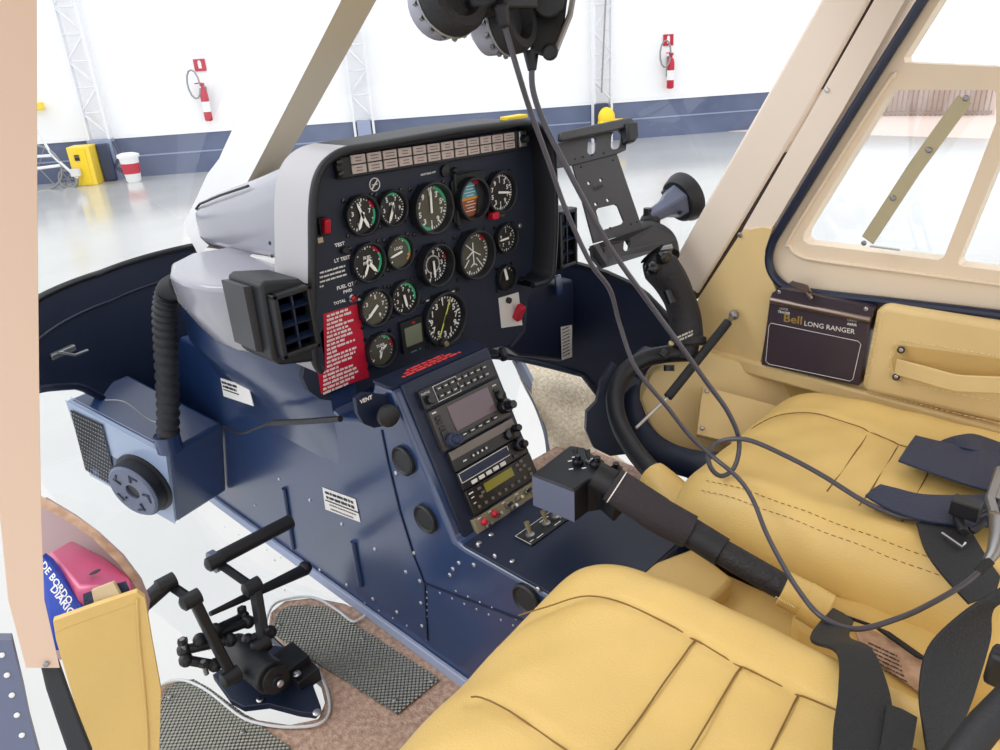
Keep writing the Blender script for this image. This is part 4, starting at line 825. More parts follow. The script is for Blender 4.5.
b = MB().use('mount'); b.plate([TH.px(*w_) + TH.n * .012 for w_ in ((588, 247), (650, 227), (671, 239), (668, 248), (598, 270), (589, 259))], [slot(601, 254, 7, 12), slot(627, 245, 7, 12)], -TH.n * .008); b.prism([TH.px(*w_) for w_ in ((588, 249), (600, 268), (603, 266), (592, 246))], TH.n * .02); b.build('bottom_bracket', parent=th, smooth=False)
many('screw', th, ((575, 159), (583, 157), (592, 155), (604, 153), (581, 167), (613, 160), (631, 224), (637, 222), (610, 228)), lambda b, w_: screw(b, TH.px(*w_), TH.n, .0022, 'black'))
b = MB().use('black').tube([TH.px(573, 165, .001), TH.px(617, 154, .001)], .0008, 5); b.build('crease', parent=th)
b = MB().use('radio_dark'); b.text('RAM', TH.px(598, 188, .0006), TH.u, TH.v, .012, .0003); b.build('lettering', parent=th, smooth=False)
b = MB().use('black'); b.tube(spline([D(632, 238, 1.42), D(648, 232, 1.44), D(664, 240, 1.44), D(668, 256, 1.42)], 6), .022, 16); b.ball(D(650, 222, 1.46), .02, 12); b.use('alu_dull').cyl(D(672, 247, 1.40), D(658, 250, 1.40), .006, 10); b.build('socket_arm', parent=th, ang=60)
ax_ = (D(692, 193, 1.50) - D(650, 217, 1.46)).normalized(); c0 = D(648, 218, 1.455)
b = MB().use('mount_grey'); b.tube([c0 + ax_ * k for k in (.0, .025, .045, .075, .09)], lambda t: (.016, .018, .020, .034, .040)[min(4, int(t * 4.001))], 6); 
b.build('cone', parent=th, bevel=.003, ang=30)
b = MB().use('black'); b.lathe(c0 + ax_ * .078, ax_, [(.040, 0), (.044, .004), (.046, .012), (.050, .020), (.050, .026), (.02, .026)], 36); sc_ = b.build('suction_cup', parent=th)
e1 = ax_.orthogonal().normalized(); e2 = ax_.cross(e1)
many('screw', th, [k * 2.09 + .5 for k in range(3)], lambda b, t_: screw(b, c0 + ax_ * .055 + (e1 * math.cos(t_) + e2 * math.sin(t_)) * .030, (e1 * math.cos(t_) + e2 * math.sin(t_)) - ax_ * .6, .005, 'black'))
b = MB().use('black').cyl(c0 - ax_ * .002 + Z * .02, c0 - ax_ * .002 - Z * .02, .008, 10); b.build('hinge_pin', parent=th)
# ================================================================== SEATS
def seat(name, x0, x1, y0, y1, zt, lab, seams, h_=.12, slope=0.0, bol=.018, n=110, skew=0, base='leather_deep', inset=.012):
    t = empty(name, ((x0 + x1) / 2, y0, .1), lab, 'seat', 'leather seats in the cabin')
    cx, a_ = (x0 + x1) / 2, (x1 - x0) / 2; cy_, b_ = (y0 + y1) / 2, (y1 - y0) / 2
    def pos(s, u, zoff=0):
        S, U = math.sin(s * PI / 2), math.sin(u * PI / 2)
        xx = cx + a_ * S * (1 - .035 * U ** 6); yy = cy_ + b_ * U * (1 - .06 * S ** 4) + skew * (xx - x1) * max(0, U)
        e = (max(0, 1 - abs(S) ** 7) * max(0, 1 - abs(U) ** 9)) ** .5
        z = zt - h_ * (1 - e) + bol * math.exp(-((abs(S) - .78) / .16) ** 2) * e - .008 * (1 - abs(S)) + slope * (yy - y1)
        z += .0016 * math.sin(xx * 60 + yy * 31) * math.sin(yy * 47) 
        for pts in seams:
            dm = 9
            for p0, p1 in zip(pts, pts[1:]):
                dx, dy = p1[0] - p0[0], p1[1] - p0[1]; L = dx * dx + dy * dy; k = max(0, min(1, ((xx - p0[0]) * dx + (yy - p0[1]) * dy) / L)); dm = min(dm, math.hypot(xx - p0[0] - dx * k, yy - p0[1] - dy * k))
            z -= .003 * math.exp(-(dm / .006) ** 2)
        return V((xx, yy, z))
    R = [[pos(-1 + 2 * i / n, -1 + 2 * j / n) for i in range(n + 1)] for j in range(n + 1)]
    b = MB().use('leather').grid(R)
    ring = R[0] + [r_[-1] for r_ in R[1:]] + R[-1][::-1][1:] + [r_[0] for r_ in R[::-1][1:-1]]
    lo = [q - Z * .02 + (V((cx, cy_, q.z)) - q) * .03 for q in ring]; b.loft([ring, [q - Z * .015 for q in ring], lo]); cu = b.build('cushion', parent=t, ang=80)
    def zat(x_, y_):
        S = max(-1, min(1, (x_ - cx) / a_)); U = max(-1, min(1, (y_ - cy_) / b_)); return pos(math.asin(S) * 2 / PI, math.asin(U) * 2 / PI).z
    b = MB().use('seam')
    for pts in seams:
        q = []
        for p0, p1 in zip(pts, pts[1:]):
            m = max(2, int(math.hypot(p1[0] - p0[0], p1[1] - p0[1]) / .012))
            for k in range(m): x_, y_ = p0[0] + (p1[0] - p0[0]) * k / m, p0[1] + (p1[1] - p0[1]) * k / m; q.append(V((x_, y_, zat(x_, y_) + .0008)))
        q.append(V((pts[-1][0], pts[-1][1], zat(*pts[-1])))); b.tube(q, .0009, 6)
    b.build('seam', parent=cu)
    b = MB().use(base); b.prism([V((x0 + inset, y1 - .02, .0)), V((x0 + inset, y1 - .02, zt - h_ - .03)), V((x0 + inset, y0, zt - h_ - .03)), V((x0 + inset, y0, 0))], X * (x1 - x0 - .012 - inset)); b.build('base', parent=t, bevel=.008)
    return t, cu, zat
def arc(pts, k=5): return [(q.x, q.y) for q in spline([V((a_, c_, 0)) for a_, c_ in pts], k)]
t1, cu1, z1 = seat('near_seat', .13, .635, -.45, .50, .398, 'near tan leather seat cushion in the foreground with two cross seams', [arc([(.462, .45), (.482, .428), (.517, .395), (.530, .34), (.529, .273), (.527, .2), (.533, .089), (.535, -.3)]), [(.36, .258), (.529, .272)], [(.36, .206), (.527, .222)], [(.36, .15), (.529, .168)], arc([(.34, .40), (.35, .36), (.35, .1), (.35, -.3)])], skew=.12)
t2, cu2, z2 = seat('far_seat', .80, 1.235, -.35, .492, .375, 'far tan leather seat cushion behind the looping cables', [arc([(1.06, .47), (1.10, .45), (1.118, .41), (1.118, .36), (1.107, .304), (1.085, .22), (1.07, .1), (1.06, -.2)]), [(.903, .288), (1.105, .304)], [(.89, .242), (1.09, .257)], [(.89, .19), (1.075, .205)]], h_=.075, bol=.014, base='gap', inset=.035)  # base coloured dark to stand for the shaded gap below the cushion
# double stitching along the inboard edge of the far seat
for dx in (-.006, .006):
    b = MB().use('seam'); y_ = .43
    while y_ > .04: xx_ = .830 + dx; b.tube([V((xx_, y_, z2(xx_, y_) + .0006)), V((xx_, y_ - .005, z2(xx_, y_ - .005) + .0006))], .0006, 4); y_ -= .009
    b.build('stitching', parent=cu2)
# centre tunnel
b = MB().use('leather_deep'); b.box((.722, .11, .13), (.15, .64, .26)); tag(b.build('seat_tunnel', bevel=.01, seg=3), 'tan leather covered tunnel running between the two seats', 'tunnel')
b = MB().use('leather_deep'); b.prism([P(*w_, z=.287) for w_ in ((618, 574), (659, 560), (694, 547), (734, 578), (712, 600), (660, 620))], -Z * .06); tag(b.build('tunnel_box', bevel=.006), 'small tan leather box at the front of the seat tunnel under the lever', 'box')
b = MB().use('leather'); b.prism([P(*w_, z=.30) for w_ in ((808, 586), (870, 598), (930, 618), (965, 640), (985, 700), (965, 760), (900, 720), (850, 650), (790, 615))], -Z * .05); tag(b.build('armrest_pad', bevel=.014, seg=4), 'long tan leather pad beside the lever between the seats', 'pad')
b = MB().use('leather'); b.prism([P(*w_, z=.235) for w_ in ((704, 522), (800, 562), (900, 606), (960, 636), (958, 652), (900, 630), (800, 602), (704, 545))], -Z * .12); tag(b.build('seat_side_pad', bevel=.006), 'narrow tan leather side pad along the inboard edge of the far seat', 'pad')
b = MB().use('manual'); q4 = [P(*w_, z=.304) for w_ in ((855, 632), (865, 628), (900, 645), (935, 668), (935, 705), (890, 672), (862, 650))]; b.prism(q4, Z * .002); b.use('ink'); T = Fr(P(868, 640, z=.3065), P(900, 655, z=.3065) - P(868, 640, z=.3065), P(868, 636, z=.3065) - P(880, 660, z=.3065))
for k in range(6): scribble(b, T, .002 + .004 * k, -.004 - k * .006, .03, .0022, k, .0004)
tag(b.build('paper_card', smooth=False), 'creased tan printed card between the dark belts', 'card')
b = MB().use('belt_black'); b.strip([P(840, 616, z=.31), P(880, 630, z=.31), P(925, 662, z=.31)], V((0, .02, 0)), .004, Z); tag(b.build('belt_strap', bevel=.001), 'thin black strap above the creased printed card', 'strap')
b = MB().use('leather'); b.box((.70, .035, .42), (.07, .05, .34)); b.box((.66, -.05, .5), (.4, .1, .5)) if 0 else None; tag(b.build('seat_back_edge', bevel=.018, seg=4), 'pale leather edge of the seat back beyond the broad looping belt', 'seat back')
# ================================================================== COLLECTIVE
cl = empty('collective_lever', P(790, 590, z=.34), 'black collective lever with a boxy switch head over the pedestal', 'lever')
e0, e1, e2, e3 = D(612, 484, .985), D(662, 517, .97), D(690, 532, .96), D(722, 552, .94)
b = MB().use('foam'); b.tube([e0, e1.lerp(e0, .1), e1, e2], lambda t: (.0235, .024, .0235, .0225)[min(3, int(t * 3.001))], 22); b.build('foam_grip', parent=cl, ang=60)
b = MB().use('grip'); b.tube([e2 - (e3 - e2) * .05, e3, D(800, 597, .885)], lambda t: (.0175, .0165, .016)[min(2, int(t * 2.001))], 20); b.build('tube', parent=cl)
b = MB().use('rubber'); b.tube([e2, e3], .0192, 20); b.build('collar', parent=cl)
dirc = (e0 - e1).normalized()
b = MB().use('black'); b.tube([D(595, 474, .99), e0], .019, 18); b.use('label').tube([e0 - dirc * .008, e0 - dirc * .0065], .0243, 24); b.build('neck', parent=cl)
hx = [(532, 473), (569, 446), (580, 446), (604, 466), (617, 474), (612, 492), (596, 486), (580, 500), (560, 512), (548, 510), (536, 502)]
tp = [P(*w_, z=.405) for w_ in ((532, 474), (570, 445), (584, 447), (626, 478), (614, 490), (600, 478), (588, 480), (574, 490))]
b = MB().use('black'); b.loft([tp, [q - Z * .052 for q in tp]]); hd = b.build('switch_head', parent=cl, bevel=.003)
b = MB().use('mount_grey'); b.prism([tp[0] + V((-.001, -.001, -.003)), tp[7] + V((-.001, -.001, -.003)), tp[7] + V((-.001, -.001, -.050)), tp[0] + V((-.001, -.001, -.050))], V((.003, .003, 0))); b.build('end_plate', parent=hd)
HZ = .4055
b = MB().use('white')
for w_ in ((570, 461), (574, 457), (584, 468), (571, 469), (591, 459)): b.box(P(*w_, z=HZ + .0004), (.006, .002, .0006), (_n((1, -.6, 0)), _n((.6, 1, 0)), Z))
b.build('lettering', parent=hd)
for w_, r_ in (((578, 464), .008), ((597, 466), .010), ((616, 472), .009)):
    b = MB().use('black_gloss').lathe(P(*w_, z=HZ), Z, [(r_, 0), (r_, .006), (r_ * .6, .008), (r_ * .5, .014), (.0005, .014)], 14); b.build('knob', parent=hd)
for w_ in ((577, 461), (589, 462)): b = MB().use('alu_dull'); p = P(*w_, z=HZ); b.lathe(p, Z, [(.005, 0), (.005, .003), (.002, .004)], 10); b.use('black').tube([p + Z * .003, p + V((.004, .006, .016))], lambda t: .002 + .0025 * t, 8); b.build('toggle_switch', parent=hd)
b = MB().use('leather'); b.tube([D(783, 588, .892), D(806, 600, .882)], .0215, 18); b.tube([D(804, 600, .883), D(826, 613, .872)], .0235, 18); b.use('thread')
for k in range(12): p = D(776, 597, .872).lerp(D(796, 608, .862), k / 12); b.box(p, (.003, .001, .001))
b.build('leather_sleeve', parent=cl, bevel=.004)
# ================================================================== STARBOARD DOOR
dr = struct(MB().use('door').plate([P(*w_, x=1.30) for w_ in ((999, -130), (924, -4), (785, 222), (771, 252), (772, 272), (787, 288), (830, 296), (1012, 320), (1060, 327), (1250, 356), (1250, -130))],
    [[P(*w_, x=1.30) for w_ in ((1006, -105), (904, 58), (905, 63), (1050, 69), (1225, 77), (1225, -105))], [P(*w_, x=1.30) for w_ in ((893, 90), (888, 95), (804, 233), (803, 240), (808, 244), (938, 260), (944, 257), (996, 122), (996, 93), (992, 90))], [P(*w_, x=1.30) for w_ in ((1225, 104), (1050, 112), (1004, 150), (958, 262), (960, 266), (1050, 277), (1225, 305))]], X * .035).build('door_1', bevel=.005, seg=3, ang=40))
b = MB().use('door'); b.tube(spline([P(*w_, x=1.298) for w_ in ((893, 78), (884, 88), (793, 232), (790, 246), (800, 256), (830, 262), (1010, 286), (1225, 318))], 4), .0035, 8); b.build('frame_step', parent=dr)
b = MB().use('glass'); b.prism([P(*w_, x=1.32) for w_ in ((1004, -108), (800, 240), (806, 250), (1228, 308), (1228, -108))], X * .003); b.build('pane', parent=dr)
b = MB().use('seal'); b.tube(spline([P(*w_, x=1.288) for w_ in ((1000, -135), (970, -75), (922, 1), (852, 112), (783, 224), (771, 246), (769, 264), (776, 279), (792, 289), (830, 295), (900, 303), (1000, 315), (1050, 322), (1250, 351))], 6), .0078, 10); b.build('seal', parent=dr)
b = MB().use('olive'); b.strip([P(868, 240, x=1.275), P(915, 168, x=1.275), P(965, 99, x=1.275)], V((0, .019, .011)), .003, -X)
for w_ in ((864, 243), (893, 198), (929, 150), (966, 98)): screw(b, P(*w_, x=1.271), -X, .0045, 'alu_dull')
b.build('stay_bar', parent=dr, bevel=.0015)
b = MB().use('alu'); b.tube([P(870, 246, x=1.297), P(900, 250, x=1.297)], .002, 6); b.build('trim_strip', parent=dr)
pdd = MB().use('leather_trim'); pdd.prism([P(*w_, x=1.268) for w_ in ((884, 304), (1030, 328), (1180, 352), (1180, 467), (1030, 432), (866, 394), (860, 388), (875, 312))], X * .04); pad = pdd.build('door_pad', parent=dr, bevel=.012, seg=4)
b = MB().use('leather_deep'); b.prism([P(*w_, x=1.2675) for w_ in ((898, 344), (1030, 362), (1100, 374), (1100, 400), (1030, 388), (960, 384), (893, 372), (891, 360))], X * .003); b.build('recess', parent=pad, bevel=.002)
b = MB().use('thread')
def stitches(b, pts, x_, n_, r_=.0008):
    q = spline([P(*w_, x=x_) for w_ in pts], 30); L = [q[int(i * (len(q) - 1) / n_)] for i in range(n_ + 1)]
    for i in range(0, n_): b.tube([L[i], L[i].lerp(L[i + 1], .55)], r_, 4)
for pts, n_ in (((878, 312), (872, 345), (864, 386)), 18), (((864, 391), (930, 407), (1010, 426)), 30), (((882, 313), (876, 345), (868, 384)), 18), (((900, 340), (1010, 358)), 22), (((892, 379), (930, 388), (1010, 404)), 24), (((896, 343), (889, 360), (890, 376)), 8): stitches(b, pts, 1.2665, n_)
b.build('stitching', parent=pad)
b = MB().use('leather_trim'); sp_ = spline([P(896, 366, x=1.262), P(925, 374, x=1.245), P(955, 382, x=1.235), P(985, 384, x=1.24), P(1025, 386, x=1.24), P(1090, 392, x=1.262)], 6); b.strip(sp_, V((0, 0, .028)), .004, -X); b.build('grab_strap', parent=pad, bevel=.0015)
b = MB()
for w_ in ((901, 350), (896, 377)): b.use('black').cyl(P(*w_, x=1.268), P(*w_, x=1.255), .006, 12); screw(b, P(*w_, x=1.255), -X, .0035, 'alu')
b.build('strap_anchor', parent=pad)
# latch plate
lt = empty('door_latch_plate', P(815, 330, x=1.275), 'dark door latch plate with an outlined panel and bronze edge under the window seal', 'latch')
PX = 1.268
b = MB().use('placard'); b.prism([P(*w_, x=PX) for w_ in ((770, 296), (871, 317), (859, 386), (761, 365))], X * .03); b.build('plate', parent=lt, bevel=.002)
b = MB().use('bronze'); b.tube([P(771, 300, x=PX - .002), P(871, 320, x=PX - .002)], .0062, 14); b.build('rolled_edge', parent=lt)
b = MB().use('placard'); b.prism([P(*w_, x=PX - .001) for w_ in ((772, 293), (780, 288), (868, 306), (874, 309), (872, 317), (771, 297))], X * .02); screw(b, P(779, 292, x=PX - .001), -X, .004, 'alu'); screw(b, P(866, 309, x=PX - .001), -X, .004, 'alu'); b.build('top_rail', parent=lt, bevel=.001)
b = MB().use('bronze'); b.loft([[P(*w_, x=x_) for w_ in ((788, 284), (793, 280), (808, 285), (812, 292), (800, 291))] for x_ in (PX, PX - .018)]); b.tube([P(806, 291, x=PX - .009), P(812, 299, x=PX - .009)], .004, 8); b.build('latch_handle', parent=lt, bevel=.003)
L_ = Fr(P(815, 325, x=PX - .0005), P(859, 386, x=PX) - P(761, 365, x=PX), Z); L_.n = -X
b = MB().use('gold'); b.text('Bell', L_.px(793, 319.5), L_.u, L_.v, .021, .0006, bold=.02, sx=1.15); b.build('lettering', parent=lt, smooth=False)
b = MB().use('label'); b.text('LONG RANGER', L_.px(829, 327.5), L_.u, L_.v, .0125, .0006, bold=.01, sx=1.0); b.build('lettering', parent=lt, smooth=False); b = MB().use('label'); b.text('LOCK', L_.px(784, 309), L_.u, L_.v, .006, .0005); b.text('TRAVAR', L_.px(784, 312.5), L_.u, L_.v, .006, .0005, bold=.03); b.build('lettering', parent=lt, smooth=False); b = MB().use('label'); b.text('OPEN', L_.px(852, 320.5), L_.u, L_.v, .006, .0005); b.text('ABRIR', L_.px(852, 324.5), L_.u, L_.v, .006, .0005, bold=.03)
b.build('lettering', parent=lt, smooth=False); b = MB().use('label'); fr = [L_.px(*w_) for w_ in ((771, 323), (800, 329), (858, 341), (861, 344), (853, 379), (850, 381), (769, 364), (766, 361), (769, 326))]; b.tube([q - X * .0006 for q in fr], .0006, 4, closed=True); b.build('border_line', parent=lt, smooth=False)
# ================================================================== BELTS
def webbing(name, cpts, wv, key, lab, th=.003, group='seat belts', bev=.0008, k=6):
    b = MB().use(key); pts = [c_[0] for c_ in cpts]; ws = [c_[1] for c_ in cpts]; ns = [c_[2] for c_ in cpts]
    S = spline(pts, k); Wd = spline(ws, k); Nn = [q.normalized() for q in spline(ns, k)]
    b.strip(S, Wd, th, Nn); o_ = b.build(name, bevel=bev); tag(o_, lab, 'seat belt', group); return o_
def quadband(name, rows, key, lab, th=.0035, k=6):       # rows of (left pixel, right pixel, z or depth)
    A_ = []; B_ = []
    for l_, r_, z_ in rows:
        if z_ < .5: A_.append(P(*l_, z=z_)); B_.append(P(*r_, z=z_))
        else: A_.append(D(*l_, z_)); B_.append(D(*r_, z_))
    A_, B_ = spline(A_, k), spline(B_, k); b = MB().use(key); R = []
    for i, (p, q) in enumerate(zip(A_, B_)):
        j = min(i + 1, len(A_) - 1); i0 = max(i - 1, 0); nrm = (A_[j] - A_[i0]).cross(q - p).normalized()
        if nrm.dot(CAM - p) < 0: nrm = -nrm
        m = p.lerp(q, .5) + nrm * .0015; R.append([p, q, q + nrm * th, m + nrm * th, p + nrm * th])
    b.loft(R); b.use('ink')
    o_ = b.build(name, bevel=.0006); return tag(o_, lab, 'seat belt', 'seat belts')
quadband('seat_belt', [((832, 610), (853, 624), .35), ((810, 640), (850, 640), .385), ((836, 654), (872, 652), .41), ((838, 690), (888, 690), .42), ((833, 730), (893, 726), .42), ((832, 770), (893, 770), .42)], 'belt_black', 'flat black belt hanging over the inboard edge of the near seat')
quadband('seat_belt', [((886, 706), (917, 720), .424), ((882, 735), (912, 750), .424), ((876, 765), (906, 780), .424)], 'belt_black', 'square black belt end flap at the bottom of the frame')
quadband('seat_belt', [((1040, 560), (1040, 588), .60), ((1000, 587), (1000, 603), .61), ((960, 613), (990, 612), .62), ((927, 647), (988, 640), .625), ((918, 690), (972, 695), .62), ((922, 730), (958, 735), .61), ((930, 780), (955, 780), .6)], 'belt_black', 'broad twisted dark belt looping up at the bottom corner')
quadband('seat_belt', [((915, 437), (898, 462), .388), ((940, 443), (928, 473), .389), ((972, 449), (960, 484), .389), ((1000, 455), (988, 492), .388), ((1040, 462), (1030, 500), .386)], 'belt', 'navy belt end lying on the far seat, upper piece')
quadband('seat_belt', [((938, 443), (950, 447), .380), ((958, 437), (965, 450), .392), ((975, 436), (990, 455), .386), ((1010, 448), (1010, 462), .382), ((1040, 458), (1040, 470), .38)], 'belt', 'navy belt fold rising behind the upper belt end')
quadband('seat_belt', [((880, 486), (865, 497), .390), ((896, 490), (884, 508), .390), ((922, 496), (915, 520), .39), ((960, 497), (950, 526), .392), ((1000, 496), (995, 528), .39), ((1040, 500), (1030, 530), .39)], 'belt', 'navy belt crossing the far seat below the cable')
quadband('seat_belt', [((916, 524), (966, 522), .386), ((924, 550), (975, 540), .386), ((940, 574), (990, 565), .382), ((968, 605), (1008, 590), .37)], 'belt_black', 'dark belt dropping off the inboard rear corner of the far seat')
b = MB().use('black'); p = P(966, 508, z=.415); b.box(p, (.02, .03, .02)); b.tube([P(957, 500, z=.41), P(958, 520, z=.40), P(964, 532, z=.40)], .006, 8); b.tube([P(972, 532, z=.40), P(985, 522, z=.41)], .004, 8); tag(b.build('cable_clip', bevel=.003), 'black plastic clip fixing the cable to the navy belt', 'clip')
b = MB().use('alu'); b.tube([P(942, 533, z=.395), P(962, 547, z=.395), P(965, 543, z=.395)], .0018, 6); tag(b.build('wire_buckle'), 'thin silver wire buckle on the dark belt', 'buckle')
b = MB().use('alu_dull'); b.tube([P(1000, 470, z=.41), P(990, 500, z=.41), P(994, 515, z=.41)], .006, 10); b.tube([P(1010, 460, z=.41), P(996, 500, z=.41)], .004, 8); tag(b.build('harness_buckle'), 'chrome harness buckle at the edge of the far seat belts', 'buckle')
b = MB().use('rubber'); b.tube([D(1020, 690, .52), D(985, 725, .52), D(950, 770, .52)], .011, 12); tag(b.build('black_rod', ang=60), 'thick black rod across the bottom corner beside the twisted belt', 'rod')
b = MB().use('black'); b.box(D(1003, 668, .56), (.018, .02, .03)); tag(b.build('buckle_body', bevel=.004), 'black buckle at the picture edge above the thick black rod', 'buckle')
# ================================================================== HEADSETS AND CABLES
def cup(par, c, ax_, r_, key='black'):
    ax_ = V(ax_).normalized(); b = MB().use('shell_grey').lathe(c, ax_, [(.0005, -.034), (r_ * .55, -.032), (r_ * .86, -.024), (r_ * .93, -.008), (r_ * .93, .002)], 28); s_ = b.build('ear_cup', parent=par)
    e1 = ax_.orthogonal().normalized(); e2 = ax_.cross(e1)
    b = MB().use('rubber'); b.lathe(c, ax_, [(r_ * .93, .0), (r_ * 1.02, .004), (r_ * 1.02, .016), (r_ * .9, .024), (r_ * .66, .024), (r_ * .56, .012), (.0005, .010)], 32); b.build('ear_pad', parent=s_)
    b = MB().use('alu_dull'); b.tube([c + ax_ * .001 + (e1 * math.cos(k * PI / 16) + e2 * math.sin(k * PI / 16)) * r_ * 1.0 for k in range(32)], .0016, 5, closed=True)
    for k in range(16): t_ = k * PI / 8; p = c + (e1 * math.cos(t_) + e2 * math.sin(t_)) * r_ * .99 - ax_ * .004; b.box(p, (.004, .004, .004), (e1, e2, ax_))
    b.build('trim_ring', parent=s_)
    return s_
h1 = empty('headset', D(480, -80, .72), 'black aviation headset with two ear cups hanging at the top of the picture', 'headset', 'headsets hung from the cabin roof')
CR, CFW = d(501, 375) - d(500, 375), d(500, 375) / CF
cup(h1, D(447, 0, .74), CR * .62 - CFW * .8, .036); cup(h1, D(503, 22, .80), CR * .85 - CFW * .55, .034)
b = MB().use('black'); b.tube(spline([D(440, 0, .74), D(436, -60, .74), D(470, -120, .77), D(500, -60, .81), D(492, 15, .81)], 8), .006, 8); b.build('headband', parent=h1)
b = MB().use('black'); b.ball(D(484, 2, .75), .018, 12, (1.3, .8, .8)); b.box(D(515, -2, .76), (.05, .02, .02)); b.tube([D(500, 5, .74), D(505, 28, .745)], lambda t: .009 - .004 * t, 10); b.build('volume_box', parent=h1, bevel=.003)
h2 = empty('headset', D(550, -80, .8), 'second black headset with boom hinge, beside the paired ear cups', 'headset', 'headsets hung from the cabin roof')
cup(h2, D(528, 8, .86), -CR * .9 - CFW * .45, .038)
b = MB().use('black'); b.loft([[D(*w_, .82) for w_ in ((538, -40), (572, -40), (565, 20), (556, 56), (545, 57), (530, 52), (532, 20))], [D(*w_, .86) for w_ in ((538, -40), (572, -40), (565, 20), (556, 56), (545, 57), (530, 52), (532, 20))]]); b.cyl(D(548, 0, .815), D(548, 0, .80), .018, 20); b.cyl(D(550, 52, .815), D(550, 52, .87), .009, 14); b.build('boom_hinge', parent=h2, bevel=.003)
b = MB().use('alu_dull'); b.tube([D(576, -20, .82), D(570, 15, .82), D(556, 50, .82)], .0035, 8); b.build('mic_boom', parent=h2)
def cord(par, pts, r_=.0030):
    b = MB().use('cable'); b.tube(spline([D(*q) for q in pts], 8), r_, 10); b.build('cord', parent=par, ang=80)
cord(h1, [(503, 20, .75), (511, 48, .76), (519, 75, .77), (530, 110, .80), (548, 160, .84), (566, 210, .88), (590, 262, .92), (610, 290, .95), (620, 325, .98), (636, 368, 1.0), (668, 408, 1.02), (690, 436, 1.03), (712, 456, 1.03), (738, 478, .99), (753, 500, .955), (765, 530, .92), (778, 556, .88), (797, 588, .83), (822, 617, .79), (856, 629, .78), (899, 618, .775), (930, 604, .78), (964, 584, .785), (985, 566, .79), (1003, 548, .80)])
cord(h2, [(532, 62, .83), (533, 90, .84), (545, 125, .86), (568, 170, .88), (592, 215, .91), (615, 255, .94), (650, 304, .98), (680, 345, 1.0), (708, 384, 1.02), (728, 412, 1.03), (739, 440, 1.04), (735, 466, 1.04), (722, 476, 1.04), (711, 468, 1.04), (709, 452, 1.04), (722, 441, 1.04), (748, 440, 1.02), (784, 455, 1.0), (820, 474, .98), (860, 499, .95), (885, 511, .935), (910, 518, .92), (964, 519, .90), (985, 513, .90), (1005, 500, .90)], .0034)
b = MB().use('black'); b.tube([D(531, 52, .828), D(532, 70, .83)], lambda t: .009 - .004 * t, 10); b.build('strain_relief', parent=h2)
b = MB().use('alu_dull'); b.tube([D(984, 567, .79), D(994, 552, .79), D(1000, 535, .79), D(1003, 515, .79)], lambda t: .004 + .009 * t, 14); b.use('rubber').tube([D(978, 572, .789), D(990, 560, .789)], lambda t: .0045 + .001 * t, 10); tag(b.build('cable_plug'), 'grey tapered cable plug at the edge of the frame by the belts', 'plug')
# ================================================================== DOOR POCKET
dp = empty('door_pocket', D(110, 745, .82), 'yellow tan leather map pocket hung on the near door post', 'pocket')
PD = Fr(D(100, 660, .84), D(150, 650, .86) - D(55, 660, .82), D(100, 600, .83) - D(105, 740, .86))
fo_ = [(53, 621), (95, 606), (137, 592), (145, 598), (152, 640), (161, 690), (160, 735), (157, 775), (103, 775), (75, 705), (56, 640)]
b = MB().use('leather'); b.prism([PD.px(*w_) for w_ in fo_], -PD.n * .010); b.use('leather_deep').tube(spline([PD.px(*w_, .001) for w_ in ((137, 598), (139, 640), (144, 690), (147, 730), (148, 775))], 5), .002, 6); b.tube([PD.px(55, 632, .0), PD.px(96, 617, .0), PD.px(136, 603, .0)], .0008, 5)
b.build('front_panel', parent=dp, bevel=.004, seg=3)
q = [(40, 495), (70, 512), (95, 529), (120, 553), (138, 576), (144, 598)]; b = MB().use('manual'); inn = [D(*w_, .93) for w_ in q]; 
b.loft([[D(u_, v_, .92), D(u_ - 3, v_ + 9, .91), D(u_ - 3, v_ + 9, .915), D(u_, v_, .935)] for u_, v_ in q]); b.build('back_rim', parent=dp, ang=50)
b = MB().use('lining'); b.prism([D(*w_, .95) for w_ in ((40, 500), (70, 518), (93, 535), (118, 558), (136, 582), (145, 604), (140, 640), (60, 660), (30, 640))], V((.01, .01, -.005))); b.build('lining', parent=dp)
b = MB().use('pink'); T0 = [D(48, 552, .90), D(72, 539, .93), D(106, 557, .93), D(131, 577, .92), D(134, 589, .89), D(100, 583, .86), D(78, 588, .86)]
b.loft([T0, [p + (D(20, 60, 1) - D(20, 0, 1)) * .6 for p in T0]]); b.use('ink'); 
pp = b.build('pouch', bevel=.004, seg=3, ang=40); tag(pp, 'shiny pink pouch inside the leather map pocket', 'pouch')
b = MB().use('belt'); b.prism([D(*w_, .855) for w_ in ((83, 594), (100, 588), (126, 581), (133, 598), (110, 640), (86, 640))], -Z * .004); b.build('opening', parent=pp)
b = MB().use('ink'); b.ball(D(95, 572, .873), .0035, 8, (2, 1, .3)); b.build('button', parent=pp)
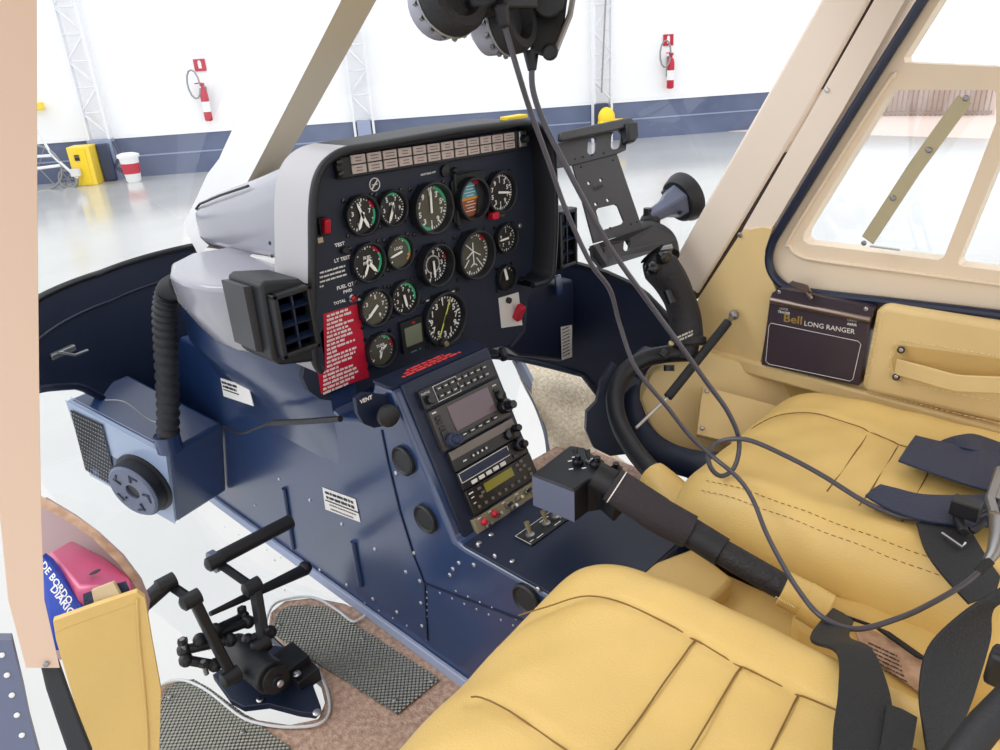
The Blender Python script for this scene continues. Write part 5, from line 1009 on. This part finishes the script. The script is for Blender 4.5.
b = MB().use('beige_card'); b.prism([D(*w_, .845) for w_ in ((91, 590), (113, 582), (120, 595), (110, 606), (96, 614))], V((.004, .006, -.003))); tag(b.build('folded_card', bevel=.001), 'folded beige card poking out of the pink pouch', 'card')
b = MB().use('blue'); q = [D(*w_, dd_) for w_, dd_ in (((42, 556), .875), ((50, 562), .875), ((86, 612), .855), ((82, 650), .855), ((56, 650), .855), ((40, 600), .87))]; b.prism(q, V((.006, .01, -.004)))
b.use('label'); nb = (q[2] - q[1]).cross(q[5] - q[1]).normalized(); nb = nb if nb.dot(CAM - q[1]) > 0 else -nb; ub = (q[2] - q[1]).normalized(); vb = nb.cross(ub)
b.text('DE BORDO', D(57, 583, .86), ub, vb, .012, .001, bold=.02) ; b.text('DIARIO', D(63, 601, .853), ub, vb, .013, .001, bold=.02)
tag(b.build('logbook', smooth=False), 'blue logbook with white lettering in the leather map pocket', 'book')
# ================================================================== LIGHT AND CAMERA
w = bpy.data.worlds.new('world'); SC.world = w; w.use_nodes = True; bg = w.node_tree.nodes['Background']; bg.inputs[0].default_value = (.965, .98, 1, 1); bg.inputs[1].default_value = 1.35
sl = bpy.data.lights.new('sun', 'SUN'); sl.energy = .7; sl.angle = math.radians(24); sl.color = (1, .97, .92); so = bpy.data.objects.new('sun', sl); COL.objects.link(so)
so.rotation_euler = V((.55, -.50, -.66)).to_track_quat('-Z', 'Y').to_euler(); so.location = (-3, -3, 4)
cd = bpy.data.cameras.new('camera'); cd.lens = 27; cd.sensor_width = 36; cd.sensor_fit = 'HORIZONTAL'; cd.clip_start = .02; co = bpy.data.objects.new('camera', cd); COL.objects.link(co)
R_ = Matrix([[d(501, 375)[i] - d(500, 375)[i] for i in range(3)], [d(500, 374)[i] - d(500, 375)[i] for i in range(3)], [-d(500, 375)[i] / CF for i in range(3)]]).transposed()
co.matrix_world = Matrix.Translation(CAM) @ R_.to_4x4(); SC.camera = co
SC.view_settings.view_transform = 'Standard'; SC.view_settings.look = 'None'; SC.view_settings.gamma = 1; SC.view_settings.exposure = .28
SC.view_settings.use_curve_mapping = False
SC.cycles.use_denoising = True; SC.cycles.max_bounces = 8; SC.cycles.transparent_max_bounces = 16
